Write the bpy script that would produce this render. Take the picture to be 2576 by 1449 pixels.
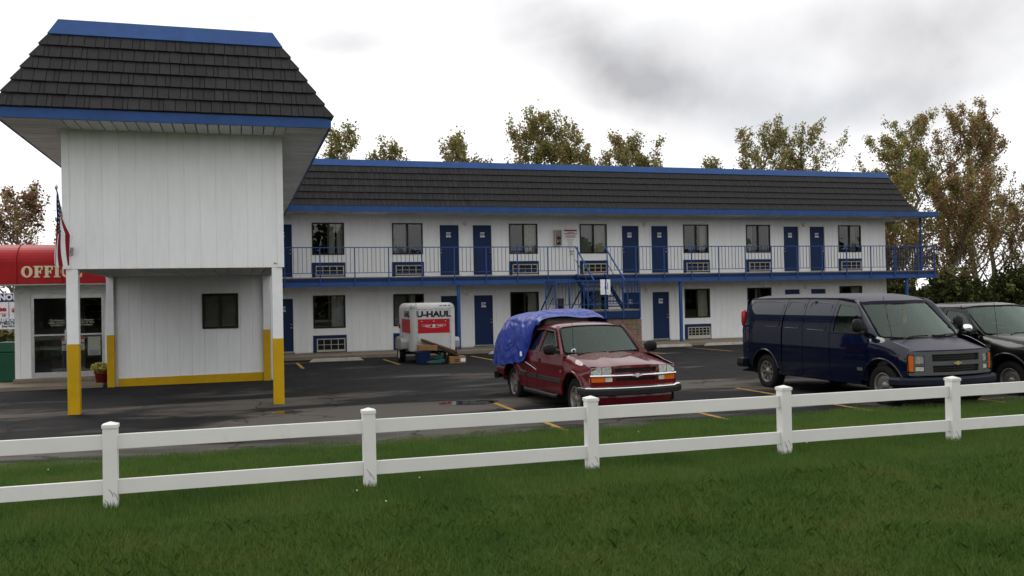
import bpy, bmesh, math, random
import numpy as np
from mathutils import Vector, Matrix, noise
R = math.radians
random.seed(7)
rng = np.random.default_rng(11)
for o in list(bpy.data.objects):
    bpy.data.objects.remove(o)
scene = bpy.context.scene
COL = scene.collection

# ------------------------------------------------------------------ camera
CF = Vector((0.29045447, 0.95682112, 0.01138155))
CR = Vector((0.95675655, -0.29019603, -0.02007921))
CU = Vector((0.01590933, -0.01672147, 0.99973361))
cd = bpy.data.cameras.new('camera'); cam = bpy.data.objects.new('camera', cd); COL.objects.link(cam)
cd.sensor_width = 36; cd.lens = 31.835; cd.clip_start = .05; cd.clip_end = 4000
mw = Matrix.Identity(4)
for i in range(3):
    mw[i][0], mw[i][1], mw[i][2] = CR[i], CU[i], -CF[i]
mw[2][3] = 1.993
cam.matrix_world = mw
scene.camera = cam
scene.render.engine = 'CYCLES'
scene.view_settings.view_transform = 'Standard'
scene.view_settings.look = 'None'
scene.view_settings.exposure = 0.0
scene.view_settings.gamma = 1.0

# ------------------------------------------------------------------ sky (overcast, broken grey clouds) and a veiled sun
SUN_EL, SUN_AZ = R(42), R(-25)          # azimuth from +Y towards +X
world = bpy.data.worlds.new('World'); scene.world = world; world.use_nodes = True
wt = world.node_tree; wn = wt.nodes; wl = wt.links; wn.clear()
def wnode(t, **k):
    n = wn.new(t)
    for a, b in k.items(): setattr(n, a, b)
    return n
def wmath(op, a, b=None):
    n = wnode('ShaderNodeMath', operation=op)
    for i, v in enumerate((a, b)):
        if v is None: continue
        if isinstance(v, (int, float)): n.inputs[i].default_value = v
        else: wl.new(v, n.inputs[i])
    return n.outputs[0]
wout = wnode('ShaderNodeOutputWorld'); wbg = wnode('ShaderNodeBackground')
wl.new(wbg.outputs[0], wout.inputs[0])
nsky = wnode('ShaderNodeTexSky', sky_type='NISHITA', sun_disc=False)
nsky.sun_elevation = SUN_EL; nsky.sun_rotation = SUN_AZ; nsky.air_density = 1.0; nsky.dust_density = 2.0
wtc = wnode('ShaderNodeTexCoord')
# cloud-deck coordinates: direction projected on a plane overhead
sep = wnode('ShaderNodeSeparateXYZ'); wl.new(wtc.outputs['Generated'], sep.inputs[0])
den = wmath('ADD', wmath('MAXIMUM', sep.outputs[2], 0.0), 0.22)
cmb = wnode('ShaderNodeCombineXYZ')
wl.new(wmath('DIVIDE', sep.outputs[0], den), cmb.inputs[0]); wl.new(wmath('DIVIDE', sep.outputs[1], den), cmb.inputs[1])
n1 = wnode('ShaderNodeTexNoise'); n1.inputs['Scale'].default_value = 1.5; n1.inputs['Detail'].default_value = 7; n1.inputs['Roughness'].default_value = .55; n1.inputs['Distortion'].default_value = .5
mp = wnode('ShaderNodeMapping'); mp.inputs['Location'].default_value = (3.1, 1.7, 0.4)
wl.new(cmb.outputs[0], mp.inputs[0]); wl.new(mp.outputs[0], n1.inputs[0])
# wobble for the edges of the single clouds
n2 = wnode('ShaderNodeTexNoise'); n2.inputs['Scale'].default_value = 5; n2.inputs['Detail'].default_value = 5
wl.new(wtc.outputs['Generated'], n2.inputs[0])
wob = wnode('ShaderNodeVectorMath', operation='MULTIPLY_ADD')
wl.new(n2.outputs['Color'], wob.inputs[0]); wob.inputs[1].default_value = (.09, .09, .09)
wob2 = wnode('ShaderNodeVectorMath', operation='ADD'); wl.new(wtc.outputs['Generated'], wob2.inputs[0]); wob2.inputs[1].default_value = (-.045, -.045, -.045)
wl.new(wob2.outputs[0], wob.inputs[2])
def cloud(u, v, su, sv, tilt, amp):
    "one soft grey cloud standing in the direction of photo point (u,v), of angular size su x sv"
    d = (CF + CR * ((u - 1288) / 2278) - CU * ((v - 724.5) / 2278)).normalized()
    t1 = d.cross(Vector((0, 0, 1))).normalized(); t2 = t1.cross(d)
    c, s = math.cos(tilt), math.sin(tilt)
    t1, t2 = t1 * c + t2 * s, t2 * c - t1 * s
    out = None
    for t, sg in ((t1, su), (t2, sv)):
        n = wnode('ShaderNodeVectorMath', operation='DOT_PRODUCT'); wl.new(wob.outputs[0], n.inputs[0]); n.inputs[1].default_value = t
        a = wmath('DIVIDE', wmath('SUBTRACT', n.outputs['Value'], d.dot(t)), sg)
        a = wmath('MULTIPLY', a, a); out = a if out is None else wmath('ADD', out, a)
    n = wnode('ShaderNodeVectorMath', operation='DOT_PRODUCT'); wl.new(wtc.outputs['Generated'], n.inputs[0]); n.inputs[1].default_value = d
    front = wmath('GREATER_THAN', n.outputs['Value'], 0.2)
    return wmath('MULTIPLY', wmath('MULTIPLY', wmath('EXPONENT', wmath('MULTIPLY', out, -1.0)), amp), front)
CL = [cloud(1480, 165, .11, .05, -.15, .40), cloud(1700, 215, .10, .040, -.12, .40), cloud(1330, 60, .10, .04, -.05, .12), cloud(2250, 20, .24, .05, -.03, .45),
      cloud(2380, 210, .20, .06, .03, .42), cloud(2080, 260, .09, .025, .0, .22), cloud(850, 85, .06, .022, -.08, .36), cloud(1050, 15, .12, .02, .0, .16), cloud(60, 190, .05, .03, 0, .10), cloud(2000, 330, .16, .02, .05, .16)]
acc = CL[0]
for c in CL[1:]: acc = wmath('ADD', acc, c)
mr = wnode('ShaderNodeMapRange'); mr.inputs['From Min'].default_value = .5; mr.inputs['From Max'].default_value = .8; mr.inputs['To Max'].default_value = .22
wl.new(n1.outputs['Fac'], mr.inputs['Value'])
n3 = wnode('ShaderNodeTexNoise'); n3.inputs['Scale'].default_value = 11; n3.inputs['Detail'].default_value = 6; wl.new(wtc.outputs['Generated'], n3.inputs[0])
acc = wmath('MULTIPLY', wmath('ADD', acc, mr.outputs[0]), wmath('ADD', wmath('MULTIPLY', n3.outputs['Fac'], 1.1), .45))
acc = wmath('MINIMUM', acc, .8)
cr = wnode('ShaderNodeMix', data_type='RGBA')
cr.inputs['A'].default_value = (1.30, 1.30, 1.31, 1); cr.inputs['B'].default_value = (.34, .34, .36, 1)
wl.new(acc, cr.inputs['Factor'])
# thin places let a little of the clear sky through
gap = wnode('ShaderNodeMapRange'); gap.inputs['From Min'].default_value = .25; gap.inputs['From Max'].default_value = .45
gap.inputs['To Min'].default_value = .82; gap.inputs['To Max'].default_value = 1.0; wl.new(n1.outputs['Fac'], gap.inputs['Value'])
sk = wnode('ShaderNodeMix', data_type='RGBA'); wl.new(gap.outputs[0], sk.inputs['Factor'])
sc = wnode('ShaderNodeVectorMath', operation='SCALE'); sc.inputs['Scale'].default_value = .12; wl.new(nsky.outputs[0], sc.inputs[0])
wl.new(sc.outputs[0], sk.inputs['A']); wl.new(cr.outputs['Result'], sk.inputs['B'])
wl.new(sk.outputs['Result'], wbg.inputs['Color']); wbg.inputs['Strength'].default_value = 1.0
sd = bpy.data.lights.new('sun', 'SUN'); sd.energy = .8; sd.angle = R(25); sd.color = (1, .96, .9)
sun = bpy.data.objects.new('sun', sd); COL.objects.link(sun)
sv = Vector((math.sin(SUN_AZ) * math.cos(SUN_EL), math.cos(SUN_AZ) * math.cos(SUN_EL), math.sin(SUN_EL)))
sun.rotation_euler = sv.to_track_quat('Z', 'Y').to_euler(); sun.location = (0, 20, 40)

# ------------------------------------------------------------------ materials
def M(name, col, rough=.6, metal=0., var=.1, scale=6., bump=0., bscale=60., coat=0., rnd=0., spec=.22, dirt=None, dscale=2., dlo=.5, dhi=.75, stretch=(1, 1, 1), coord='Object', croughness=.08):
    m = bpy.data.materials.new(name); m.use_nodes = True
    t = m.node_tree; nd = t.nodes; lk = t.links; b = nd['Principled BSDF']
    b.inputs['Roughness'].default_value = rough; b.inputs['Metallic'].default_value = metal
    b.inputs['Coat Weight'].default_value = coat; b.inputs['Coat Roughness'].default_value = croughness
    b.inputs['Specular IOR Level'].default_value = spec
    tc = nd.new('ShaderNodeTexCoord'); mp = nd.new('ShaderNodeMapping'); mp.inputs['Scale'].default_value = stretch
    lk.new(tc.outputs[coord], mp.inputs[0]); vec = mp.outputs[0]
    if rnd:
        oi = nd.new('ShaderNodeObjectInfo')
        ad = nd.new('ShaderNodeVectorMath'); ad.operation = 'MULTIPLY_ADD'; lk.new(oi.outputs['Random'], ad.inputs[0]); ad.inputs[1].default_value = (37, 53, 71); lk.new(vec, ad.inputs[2]); vec = ad.outputs[0]
    nz = nd.new('ShaderNodeTexNoise'); nz.inputs['Scale'].default_value = scale; nz.inputs['Detail'].default_value = 5; lk.new(vec, nz.inputs[0])
    r = nd.new('ShaderNodeMapRange'); r.inputs['From Min'].default_value = .3; r.inputs['From Max'].default_value = .7
    r.inputs['To Min'].default_value = 1 - var; r.inputs['To Max'].default_value = 1 + var; lk.new(nz.outputs['Fac'], r.inputs['Value'])
    val = r.outputs[0]
    if rnd:
        r2 = nd.new('ShaderNodeMapRange'); r2.inputs['To Min'].default_value = 1 - rnd; r2.inputs['To Max'].default_value = 1 + rnd; lk.new(oi.outputs['Random'], r2.inputs['Value'])
        mm = nd.new('ShaderNodeMath'); mm.operation = 'MULTIPLY'; lk.new(val, mm.inputs[0]); lk.new(r2.outputs[0], mm.inputs[1]); val = mm.outputs[0]
    mx = nd.new('ShaderNodeVectorMath'); mx.operation = 'SCALE'; mx.inputs[0].default_value = col[:3]; lk.new(val, mx.inputs['Scale'])
    out = mx.outputs[0]
    if dirt:
        n2 = nd.new('ShaderNodeTexNoise'); n2.inputs['Scale'].default_value = dscale; n2.inputs['Detail'].default_value = 8; n2.inputs['Roughness'].default_value = .65; lk.new(vec, n2.inputs[0])
        r3 = nd.new('ShaderNodeMapRange'); r3.inputs['From Min'].default_value = dlo; r3.inputs['From Max'].default_value = dhi; lk.new(n2.outputs['Fac'], r3.inputs['Value'])
        mc = nd.new('ShaderNodeMix'); mc.data_type = 'RGBA'; lk.new(r3.outputs[0], mc.inputs['Factor']); lk.new(out, mc.inputs['A']); mc.inputs['B'].default_value = (*dirt, 1); out = mc.outputs['Result']
    lk.new(out, b.inputs['Base Color'])
    if bump:
        n4 = nd.new('ShaderNodeTexNoise'); n4.inputs['Scale'].default_value = bscale; n4.inputs['Detail'].default_value = 4; lk.new(vec, n4.inputs[0])
        bp = nd.new('ShaderNodeBump'); bp.inputs['Strength'].default_value = bump; bp.inputs['Distance'].default_value = .02; lk.new(n4.outputs['Fac'], bp.inputs['Height']); lk.new(bp.outputs[0], b.inputs['Normal'])
    return m

def glass(name, tint=(.35, .4, .38), ior=1.5, rough=.0, boost=0., refl=(1, 1, 1)):
    m = bpy.data.materials.new(name); m.use_nodes = True
    t = m.node_tree; nd = t.nodes; lk = t.links; nd.clear()
    o = nd.new('ShaderNodeOutputMaterial'); mx = nd.new('ShaderNodeMixShader'); tr = nd.new('ShaderNodeBsdfTransparent'); gl = nd.new('ShaderNodeBsdfGlossy'); fr = nd.new('ShaderNodeFresnel')
    fr.inputs[0].default_value = ior; tr.inputs[0].default_value = (*tint, 1); gl.inputs['Roughness'].default_value = rough; gl.inputs['Color'].default_value = (*refl, 1)
    ad = nd.new('ShaderNodeMath'); ad.operation = 'ADD'; ad.use_clamp = True; lk.new(fr.outputs[0], ad.inputs[0]); ad.inputs[1].default_value = boost
    lk.new(ad.outputs[0], mx.inputs[0]); lk.new(tr.outputs[0], mx.inputs[1]); lk.new(gl.outputs[0], mx.inputs[2]); lk.new(mx.outputs[0], o.inputs[0])
    return m

WHITE = (.80, .81, .81)
MT = {}
MT['siding'] = M('white_siding', (.78, .79, .79), .55, var=.035, scale=3, bump=.12, bscale=40, rnd=.02, stretch=(4, 4, .6), dirt=(.55, .54, .50), dlo=.62, dhi=1.1)
MT['wall'] = M('white_wall', (.66, .66, .65), .7)
MT['trim'] = M('white_trim', (.76, .77, .77), .5, var=.04, dirt=(.5, .48, .44), dlo=.62, dhi=1.0)
MT['blue'] = M('blue_paint', (.022, .068, .21), .5, var=.12, scale=4, dirt=(.03, .07, .18), dlo=.6, dhi=.9)
MT['dblue'] = M('dark_blue_paint', (.004, .022, .085), .5, var=.08, scale=4)
MT['door'] = M('blue_door_paint', (.004, .020, .078), .5, var=.06, scale=3, rnd=.05)
MT['tile'] = M('charcoal_tile', (.027, .025, .0255), .8, var=.12, scale=10, bump=.25, bscale=90, rnd=.14, dirt=(.045, .042, .042), dscale=9, dlo=.62, dhi=.85)
MT['tileback'] = M('roof_felt', (.012, .012, .012), .9)
MT['soffit'] = M('soffit', (.60, .60, .575), .6, var=.06, rnd=.09, dirt=(.38, .36, .31), dlo=.55, dhi=.9)
MT['yellow'] = M('yellow_paint', (.50, .30, .003), .5, var=.07, scale=5, dirt=(.42, .28, .02), dlo=.62, dhi=.9)
MT['bronze'] = M('bronze_frame', (.022, .018, .015), .4, metal=.3)
MT['glass'] = glass('window_glass', (.62, .66, .65), 1.62)
MT['autoglass'] = glass('tinted_auto_glass', (.55, .68, .61), 1.58, boost=.0, refl=(.82, 1, .90))
MT['doorglass'] = glass('door_glass', (.6, .6, .6), 1.5)
MT['curtain'] = M('cream_curtain', (.62, .58, .46), .9, var=.1)
MT['curtain2'] = M('grey_curtain', (.30, .31, .27), .9, var=.1)
MT['room'] = M('dim_room_and_joint_shade', (.09, .075, .06), .9)
MT['concrete'] = M('concrete', (.21, .175, .135), .85, var=.15, scale=4, bump=.3, bscale=50, dirt=(.14, .12, .09), dlo=.52, dhi=.8)
MT['stop'] = M('pale_concrete', (.36, .33, .28), .85, var=.14, scale=6, bump=.3, bscale=60, dirt=(.2, .18, .14), dscale=5, dlo=.55, dhi=.8, rnd=.08)
MT['block'] = M('tan_block', (.20, .145, .10), .9, var=.14, scale=9, bump=.5, bscale=60, rnd=.12)
MT['mortar'] = M('mortar', (.2, .175, .15), .9)
MT['alu'] = M('aluminium', (.5, .5, .5), .38, metal=.85, var=.12, scale=7, dirt=(.3, .29, .27), dlo=.55, dhi=.85)
MT['dalu'] = M('dull_aluminium', (.33, .335, .335), .5, metal=.6, var=.14, scale=7)
MT['tpaint'] = M('trailer_silver_paint', (.50, .50, .485), .4, var=.08, scale=4, dirt=(.36, .34, .30), dlo=.5, dhi=.8)
MT['chrome'] = M('chrome', (.75, .76, .77), .12, metal=1, var=.05)
MT['steel'] = M('satin_steel', (.45, .44, .42), .35, metal=.9, var=.12)
MT['alloy'] = M('dirty_alloy', (.20, .19, .175), .5, metal=.5, var=.2, dirt=(.08, .07, .06), dlo=.5, dhi=.8)
MT['beige'] = M('beige_plastic', (.46, .44, .37), .55, var=.07)
MT['black'] = M('black_plastic', (.006, .006, .0065), .5, var=.15)
MT['dark'] = M('dark_cavity', (.006, .006, .006), .9)
MT['rubber'] = M('tyre_rubber', (.008, .0075, .007), .8, var=.2, bump=.2, bscale=80, dirt=(.026, .022, .018), dlo=.55, dhi=.85)
MT['signwhite'] = M('sign_white', (.72, .73, .74), .5, var=.04)
MT['signblue'] = M('sign_blue', (.012, .022, .12), .5)
MT['signred'] = M('sign_red', (.38, .008, .014), .5)
MT['ink'] = M('dark_ink', (.015, .016, .03), .6)
MT['red'] = M('red_awning', (.36, .008, .012), .5, var=.1, scale=3, dirt=(.36, .05, .035), dlo=.55, dhi=.95)
MT['cream'] = M('cream_letters', (.72, .62, .42), .6, var=.05)
MT['vinyl'] = M('white_vinyl', (.72, .71, .68), .45, var=.03, scale=3, dirt=(.50, .48, .42), dscale=3, dlo=.60, dhi=.95, rnd=.02)
MT['s10'] = M('dark_red_paint', (.095, .004, .008), .45, var=.1, scale=3, coat=.8, croughness=.07, spec=.05, dirt=(.06, .014, .014), dlo=.6, dhi=1.0)
MT['van'] = M('navy_van_paint', (.0014, .0038, .0165), .4, var=.15, scale=3, coat=.9, croughness=.04, spec=.03, dirt=(.006, .007, .014), dlo=.62, dhi=1.0)
MT['vanhood'] = M('faded_navy_paint', (.013, .0125, .028), .5, var=.15, scale=3, coat=.25, croughness=.3, dirt=(.025, .02, .04), dlo=.5, dhi=.9)
MT['f150'] = M('black_truck_paint', (.0045, .004, .0038), .4, var=.1, coat=.6, croughness=.08, spec=.03, dirt=(.010, .009, .008), dlo=.62, dhi=1.0)
MT['grey'] = M('grey_plastic', (.085, .09, .09), .55, var=.08)
MT['bumper'] = M('navy_bumper', (.008, .010, .022), .6, var=.15)
MT['dgrey'] = M('dark_grey_rubber', (.020, .019, .019), .6, var=.15)
MT['amber'] = M('amber_lens', (.55, .11, .006), .2, coat=.6)
MT['tail'] = M('red_lens', (.36, .006, .012), .2, coat=.6)
MT['lamp'] = M('headlamp_reflector', (.40, .42, .39), .25, metal=.7, var=.35, scale=22)
MT['fog'] = M('clear_lens', (.5, .48, .4), .2, coat=.6, var=.2, scale=20)
MT['interior'] = M('grey_interior', (.06, .06, .058), .85)
MT['seat'] = M('seat_fabric', (.045, .045, .047), .95)
MT['gold'] = M('gold_emblem', (.6, .47, .16), .3, metal=.6)
MT['card'] = M('cardboard', (.24, .13, .055), .9, var=.1, scale=5)
MT['dcard'] = M('brown_cardboard', (.05, .024, .014), .9, var=.15)
MT['teal'] = M('green_enamel', (.015, .075, .065), .45, var=.15)
MT['bluebin'] = M('blue_plastic', (.003, .012, .055), .5, var=.1)
MT['bin'] = M('green_plastic', (.010, .075, .042), .5, var=.1, scale=3)
MT['pot'] = M('red_clay', (.17, .018, .012), .7)
MT['water'] = M('puddle_water', (.004, .004, .004), .03, var=0)
MT['water'].node_tree.nodes['Principled BSDF'].inputs['Specular IOR Level'].default_value = .5
MT['bark'] = M('grey_bark', (.13, .11, .09), .9, var=.25, scale=3)
MT['line'] = M('yellow_line', (.36, .215, .045), .8, var=.12, scale=5, dirt=(.09, .075, .05), dscale=6, dlo=.50, dhi=.68)
MT['flagred'] = M('flag_red', (.20, .006, .014), .8)
MT['flagblue'] = M('flag_blue', (.008, .012, .05), .8)
MT['exit'] = M('exit_red', (.7, .05, .03), .5)
MT['sheet'] = M('white_sheet', (.78, .8, .82), .7)

def tarp_mat():
    m = M('blue_tarp', (.008, .030, .25), .38, var=.06, scale=2, spec=.35)
    t = m.node_tree; nd = t.nodes; lk = t.links; b = nd['Principled BSDF']
    tc = nd.new('ShaderNodeTexCoord'); mp = nd.new('ShaderNodeMapping'); mp.inputs['Scale'].default_value = (1.3, 3.0, 1.6); mp.inputs['Rotation'].default_value = (.3, .5, .4); lk.new(tc.outputs['Object'], mp.inputs[0])
    n = nd.new('ShaderNodeTexNoise'); n.inputs['Scale'].default_value = 1.0; n.inputs['Detail'].default_value = 1.5; n.inputs['Distortion'].default_value = 1.6; lk.new(mp.outputs[0], n.inputs[0])
    bp = nd.new('ShaderNodeBump'); bp.inputs['Strength'].default_value = .5; bp.inputs['Distance'].default_value = .16; lk.new(n.outputs['Fac'], bp.inputs['Height']); lk.new(bp.outputs[0], b.inputs['Normal'])
    return m
MT['tarp'] = tarp_mat()

def leafmat(name, col, tr=.5):
    m = bpy.data.materials.new(name); m.use_nodes = True
    t = m.node_tree; nd = t.nodes; lk = t.links; nd.clear()
    o = nd.new('ShaderNodeOutputMaterial'); mx = nd.new('ShaderNodeMixShader'); d = nd.new('ShaderNodeBsdfDiffuse'); tl = nd.new('ShaderNodeBsdfTranslucent')
    g = nd.new('ShaderNodeNewGeometry'); hs = nd.new('ShaderNodeHueSaturation'); hs.inputs['Color'].default_value = (*col, 1)
    r = nd.new('ShaderNodeMapRange'); r.inputs['To Min'].default_value = .55; r.inputs['To Max'].default_value = 1.5; lk.new(g.outputs['Random Per Island'], r.inputs['Value']); lk.new(r.outputs[0], hs.inputs['Value'])
    h = nd.new('ShaderNodeMapRange'); h.inputs['To Min'].default_value = .46; h.inputs['To Max'].default_value = .53; lk.new(g.outputs['Random Per Island'], h.inputs['Value']); lk.new(h.outputs[0], hs.inputs['Hue'])
    lk.new(hs.outputs[0], d.inputs[0]); lk.new(hs.outputs[0], tl.inputs[0]); mx.inputs[0].default_value = tr
    lk.new(d.outputs[0], mx.inputs[1]); lk.new(tl.outputs[0], mx.inputs[2]); lk.new(mx.outputs[0], o.inputs[0])
    return m
MT['leafg'] = leafmat('green_leaf', (.21, .225, .075)); MT['leafo'] = leafmat('olive_leaf', (.29, .235, .09)); MT['leafb'] = leafmat('brown_leaf', (.28, .17, .095))
MT['leafd'] = leafmat('dark_leaf', (.035, .042, .016), .3); MT['leafr'] = leafmat('red_brown_leaf', (.27, .15, .11)); MT['petal'] = leafmat('yellow_petal', (.45, .42, .12), .3)

# ------------------------------------------------------------------ mesh helpers
ORG = {}
def org(o): return ORG.get(o.name, Vector((0, 0, 0))) if o is not None else Vector((0, 0, 0))
def tag(o, label=None, cat=None, group=None, kind=None):
    if label: o['label'] = label
    if cat: o['category'] = cat
    if group: o['group'] = group
    if kind: o['kind'] = kind
    return o
def thing(name, loc=(0, 0, 0), label=None, cat=None, group=None, rz=0., local=False):
    o = bpy.data.objects.new(name, None); COL.objects.link(o); o.location = loc; o.rotation_euler = (0, 0, rz); o.empty_display_size = .2
    ORG[o.name] = Vector((0, 0, 0)) if local else Vector(loc)
    return tag(o, label, cat, group)
def mk(name, me, parent=None):
    o = bpy.data.objects.new(name, me); COL.objects.link(o)
    if parent is not None: o.parent = parent
    ORG[o.name] = org(parent)
    return o
def inst(name, me, parent, loc):
    o = bpy.data.objects.new(name, me); COL.objects.link(o); o.parent = parent
    o.location = Vector(loc) - org(parent); ORG[o.name] = org(parent)
    return o

class MB:
    def __init__(s): s.v = []; s.f = []; s.m = []; s.sm = []
    def add(s, vs, fs, mi=0, smooth=False):
        b = len(s.v); s.v += [tuple(p) for p in vs]
        for f in fs: s.f.append(tuple(b + i for i in f)); s.m.append(mi); s.sm.append(smooth)
        return s
    def box(s, x0, x1, y0, y1, z0, z1, mi=0):
        return s.add([(x0, y0, z0), (x1, y0, z0), (x1, y1, z0), (x0, y1, z0), (x0, y0, z1), (x1, y0, z1), (x1, y1, z1), (x0, y1, z1)],
                     [(0, 3, 2, 1), (4, 5, 6, 7), (0, 1, 5, 4), (1, 2, 6, 5), (2, 3, 7, 6), (3, 0, 4, 7)], mi)
    def hexa(s, p, mi=0):
        return s.add(p, [(0, 3, 2, 1), (4, 5, 6, 7), (0, 1, 5, 4), (1, 2, 6, 5), (2, 3, 7, 6), (3, 0, 4, 7)], mi)
    def cyl(s, p0, p1, r0, r1=None, n=10, mi=0, smooth=True):
        r1 = r0 if r1 is None else r1
        p0 = Vector(p0); p1 = Vector(p1); d = (p1 - p0).normalized()
        a = d.orthogonal().normalized(); b = d.cross(a)
        vs = []
        for p, r in ((p0, r0), (p1, r1)):
            for i in range(n):
                t = 2 * math.pi * i / n; vs.append(p + (a * math.cos(t) + b * math.sin(t)) * r)
        s.add(vs, [(i, (i + 1) % n, n + (i + 1) % n, n + i) for i in range(n)], mi, smooth)
        return s.add(vs, [tuple(range(n - 1, -1, -1)), tuple(range(n, 2 * n))], mi)
    def bar(s, p0, p1, w, h=None, mi=0, up=(0, 0, 1)):
        h = w if h is None else h
        p0 = Vector(p0); p1 = Vector(p1); d = (p1 - p0).normalized()
        a = d.cross(Vector(up))
        if a.length < 1e-4: a = d.cross(Vector((0, 1, 0)))
        a.normalize(); b = a.cross(d)
        c = [(-w / 2, -h / 2), (w / 2, -h / 2), (w / 2, h / 2), (-w / 2, h / 2)]
        return s.hexa([p0 + a * x + b * y for x, y in c] + [p1 + a * x + b * y for x, y in c], mi)
    def tube(s, pts, r, n=8, mi=0, closed=False, radii=None):
        P = [Vector(p) for p in pts]; m = len(P); vs = []
        a = None
        for i in range(m):
            d = (P[(i + 1) % m] - P[i - 1]) if closed else (P[min(i + 1, m - 1)] - P[max(i - 1, 0)])
            d.normalize()
            if a is None: a = d.orthogonal().normalized()
            a = (a - d * a.dot(d)).normalized(); b = d.cross(a); rr = radii[i] if radii else r
            for k in range(n):
                t = 2 * math.pi * k / n; vs.append(P[i] + (a * math.cos(t) + b * math.sin(t)) * rr)
        fs = []
        for i in range(m if closed else m - 1):
            j = (i + 1) % m
            for k in range(n): fs.append((i * n + k, i * n + (k + 1) % n, j * n + (k + 1) % n, j * n + k))
        s.add(vs, fs, mi, True)
        if not closed: s.add(vs, [tuple(range(n - 1, -1, -1)), tuple((m - 1) * n + k for k in range(n))], mi)
        return s
    def prism(s, poly, fn0, fn1, mi=0):
        "closed solid between two mapped copies of a 2D polygon"
        n = len(poly)
        vs = [fn0(*p) for p in poly] + [fn1(*p) for p in poly]
        return s.add(vs, [tuple(range(n - 1, -1, -1)), tuple(range(n, 2 * n))] + [(i, (i + 1) % n, n + (i + 1) % n, n + i) for i in range(n)], mi)
    def lathe(s, prof, c, axis='z', n=24, mi=0, sx=1., sy=1., smooth=True):
        c = Vector(c); vs = []
        for r, h in prof:
            for k in range(n):
                t = 2 * math.pi * k / n; a, b = r * math.cos(t) * sx, r * math.sin(t) * sy
                vs.append(c + (Vector((a, b, h)) if axis == 'z' else Vector((a, h, b)) if axis == 'y' else Vector((h, a, b))))
        m = len(prof)
        return s.add(vs, [(i * n + k, i * n + (k + 1) % n, (i + 1) * n + (k + 1) % n, (i + 1) * n + k) for i in range(m - 1) for k in range(n)], mi, smooth)
    def mesh(s, me, mat, mi=0):
        return s.add([mat @ v.co for v in me.vertices], [tuple(p.vertices) for p in me.polygons], mi)
    def data(s, name, mats, o=Vector((0, 0, 0))):
        me = bpy.data.meshes.new(name)
        me.from_pydata([(x - o[0], y - o[1], z - o[2]) for x, y, z in s.v], [], s.f)
        for m in (mats if isinstance(mats, (list, tuple)) else [mats]): me.materials.append(MT[m] if isinstance(m, str) else m)
        me.polygons.foreach_set('material_index', s.m); me.polygons.foreach_set('use_smooth', s.sm)
        me.update()
        return me
    def build(s, name, mats, parent=None, bevel=0., at=None):
        "one mesh object; vertices given in the thing's (world or vehicle) coordinates"
        o0 = org(parent)
        if parent is None and at is not None: o0 = Vector(at)
        me = s.data(name, mats, o0)
        if bevel:
            bm = bmesh.new(); bm.from_mesh(me); bmesh.ops.remove_doubles(bm, verts=bm.verts, dist=1e-5)
            bmesh.ops.bevel(bm, geom=[e for e in bm.edges if len(e.link_faces) == 2 and e.calc_face_angle(0) > .5], offset=bevel, segments=2, profile=.6, affect='EDGES', clamp_overlap=True)
            bm.to_mesh(me); bm.free()
        ob = mk(name, me, parent)
        if parent is None and at is not None: ob.location = at; ORG[ob.name] = Vector(at)
        return ob

_txt = {}
def text(body, size, bold=0., align='CENTER', ext=.0015, space=1., xs=1.):
    k = (body, size, bold, align, ext, space)
    if k not in _txt:
        c = bpy.data.curves.new('lettering', 'FONT'); c.body = body; c.size = size; c.align_x = align; c.align_y = 'CENTER'; c.extrude = ext; c.offset = bold; c.space_character = space; c.resolution_u = 3
        o = bpy.data.objects.new('lettering_source', c); _txt[k] = bpy.data.meshes.new_from_object(o); bpy.data.objects.remove(o); bpy.data.curves.remove(c)
    return _txt[k]
def facing(p, xs=1., zs=1.):
    "matrix that stands lettering up on a wall facing -Y at p"
    return Matrix.Translation(p) @ Matrix(((xs, 0, 0, 0), (0, 0, -1, 0), (0, zs, 0, 0), (0, 0, 0, 1)))

def fillet(pts, rad, n=4):
    out = []; m = len(pts)
    for i, p in enumerate(pts):
        r = rad[i] if isinstance(rad, (list, tuple)) else rad
        p = Vector(p); a = Vector(pts[i - 1]) - p; b = Vector(pts[(i + 1) % m]) - p
        if r <= 0: out.append((p.x, p.y)); continue
        r = min(r, a.length * .45, b.length * .45); a.normalize(); b.normalize()
        q0 = p + a * r; q1 = p + b * r
        for k in range(n + 1):
            t = k / n; q = q0 * (1 - t) ** 2 + p * (2 * t * (1 - t)) + q1 * t * t; out.append((q.x, q.y))
    return out
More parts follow.
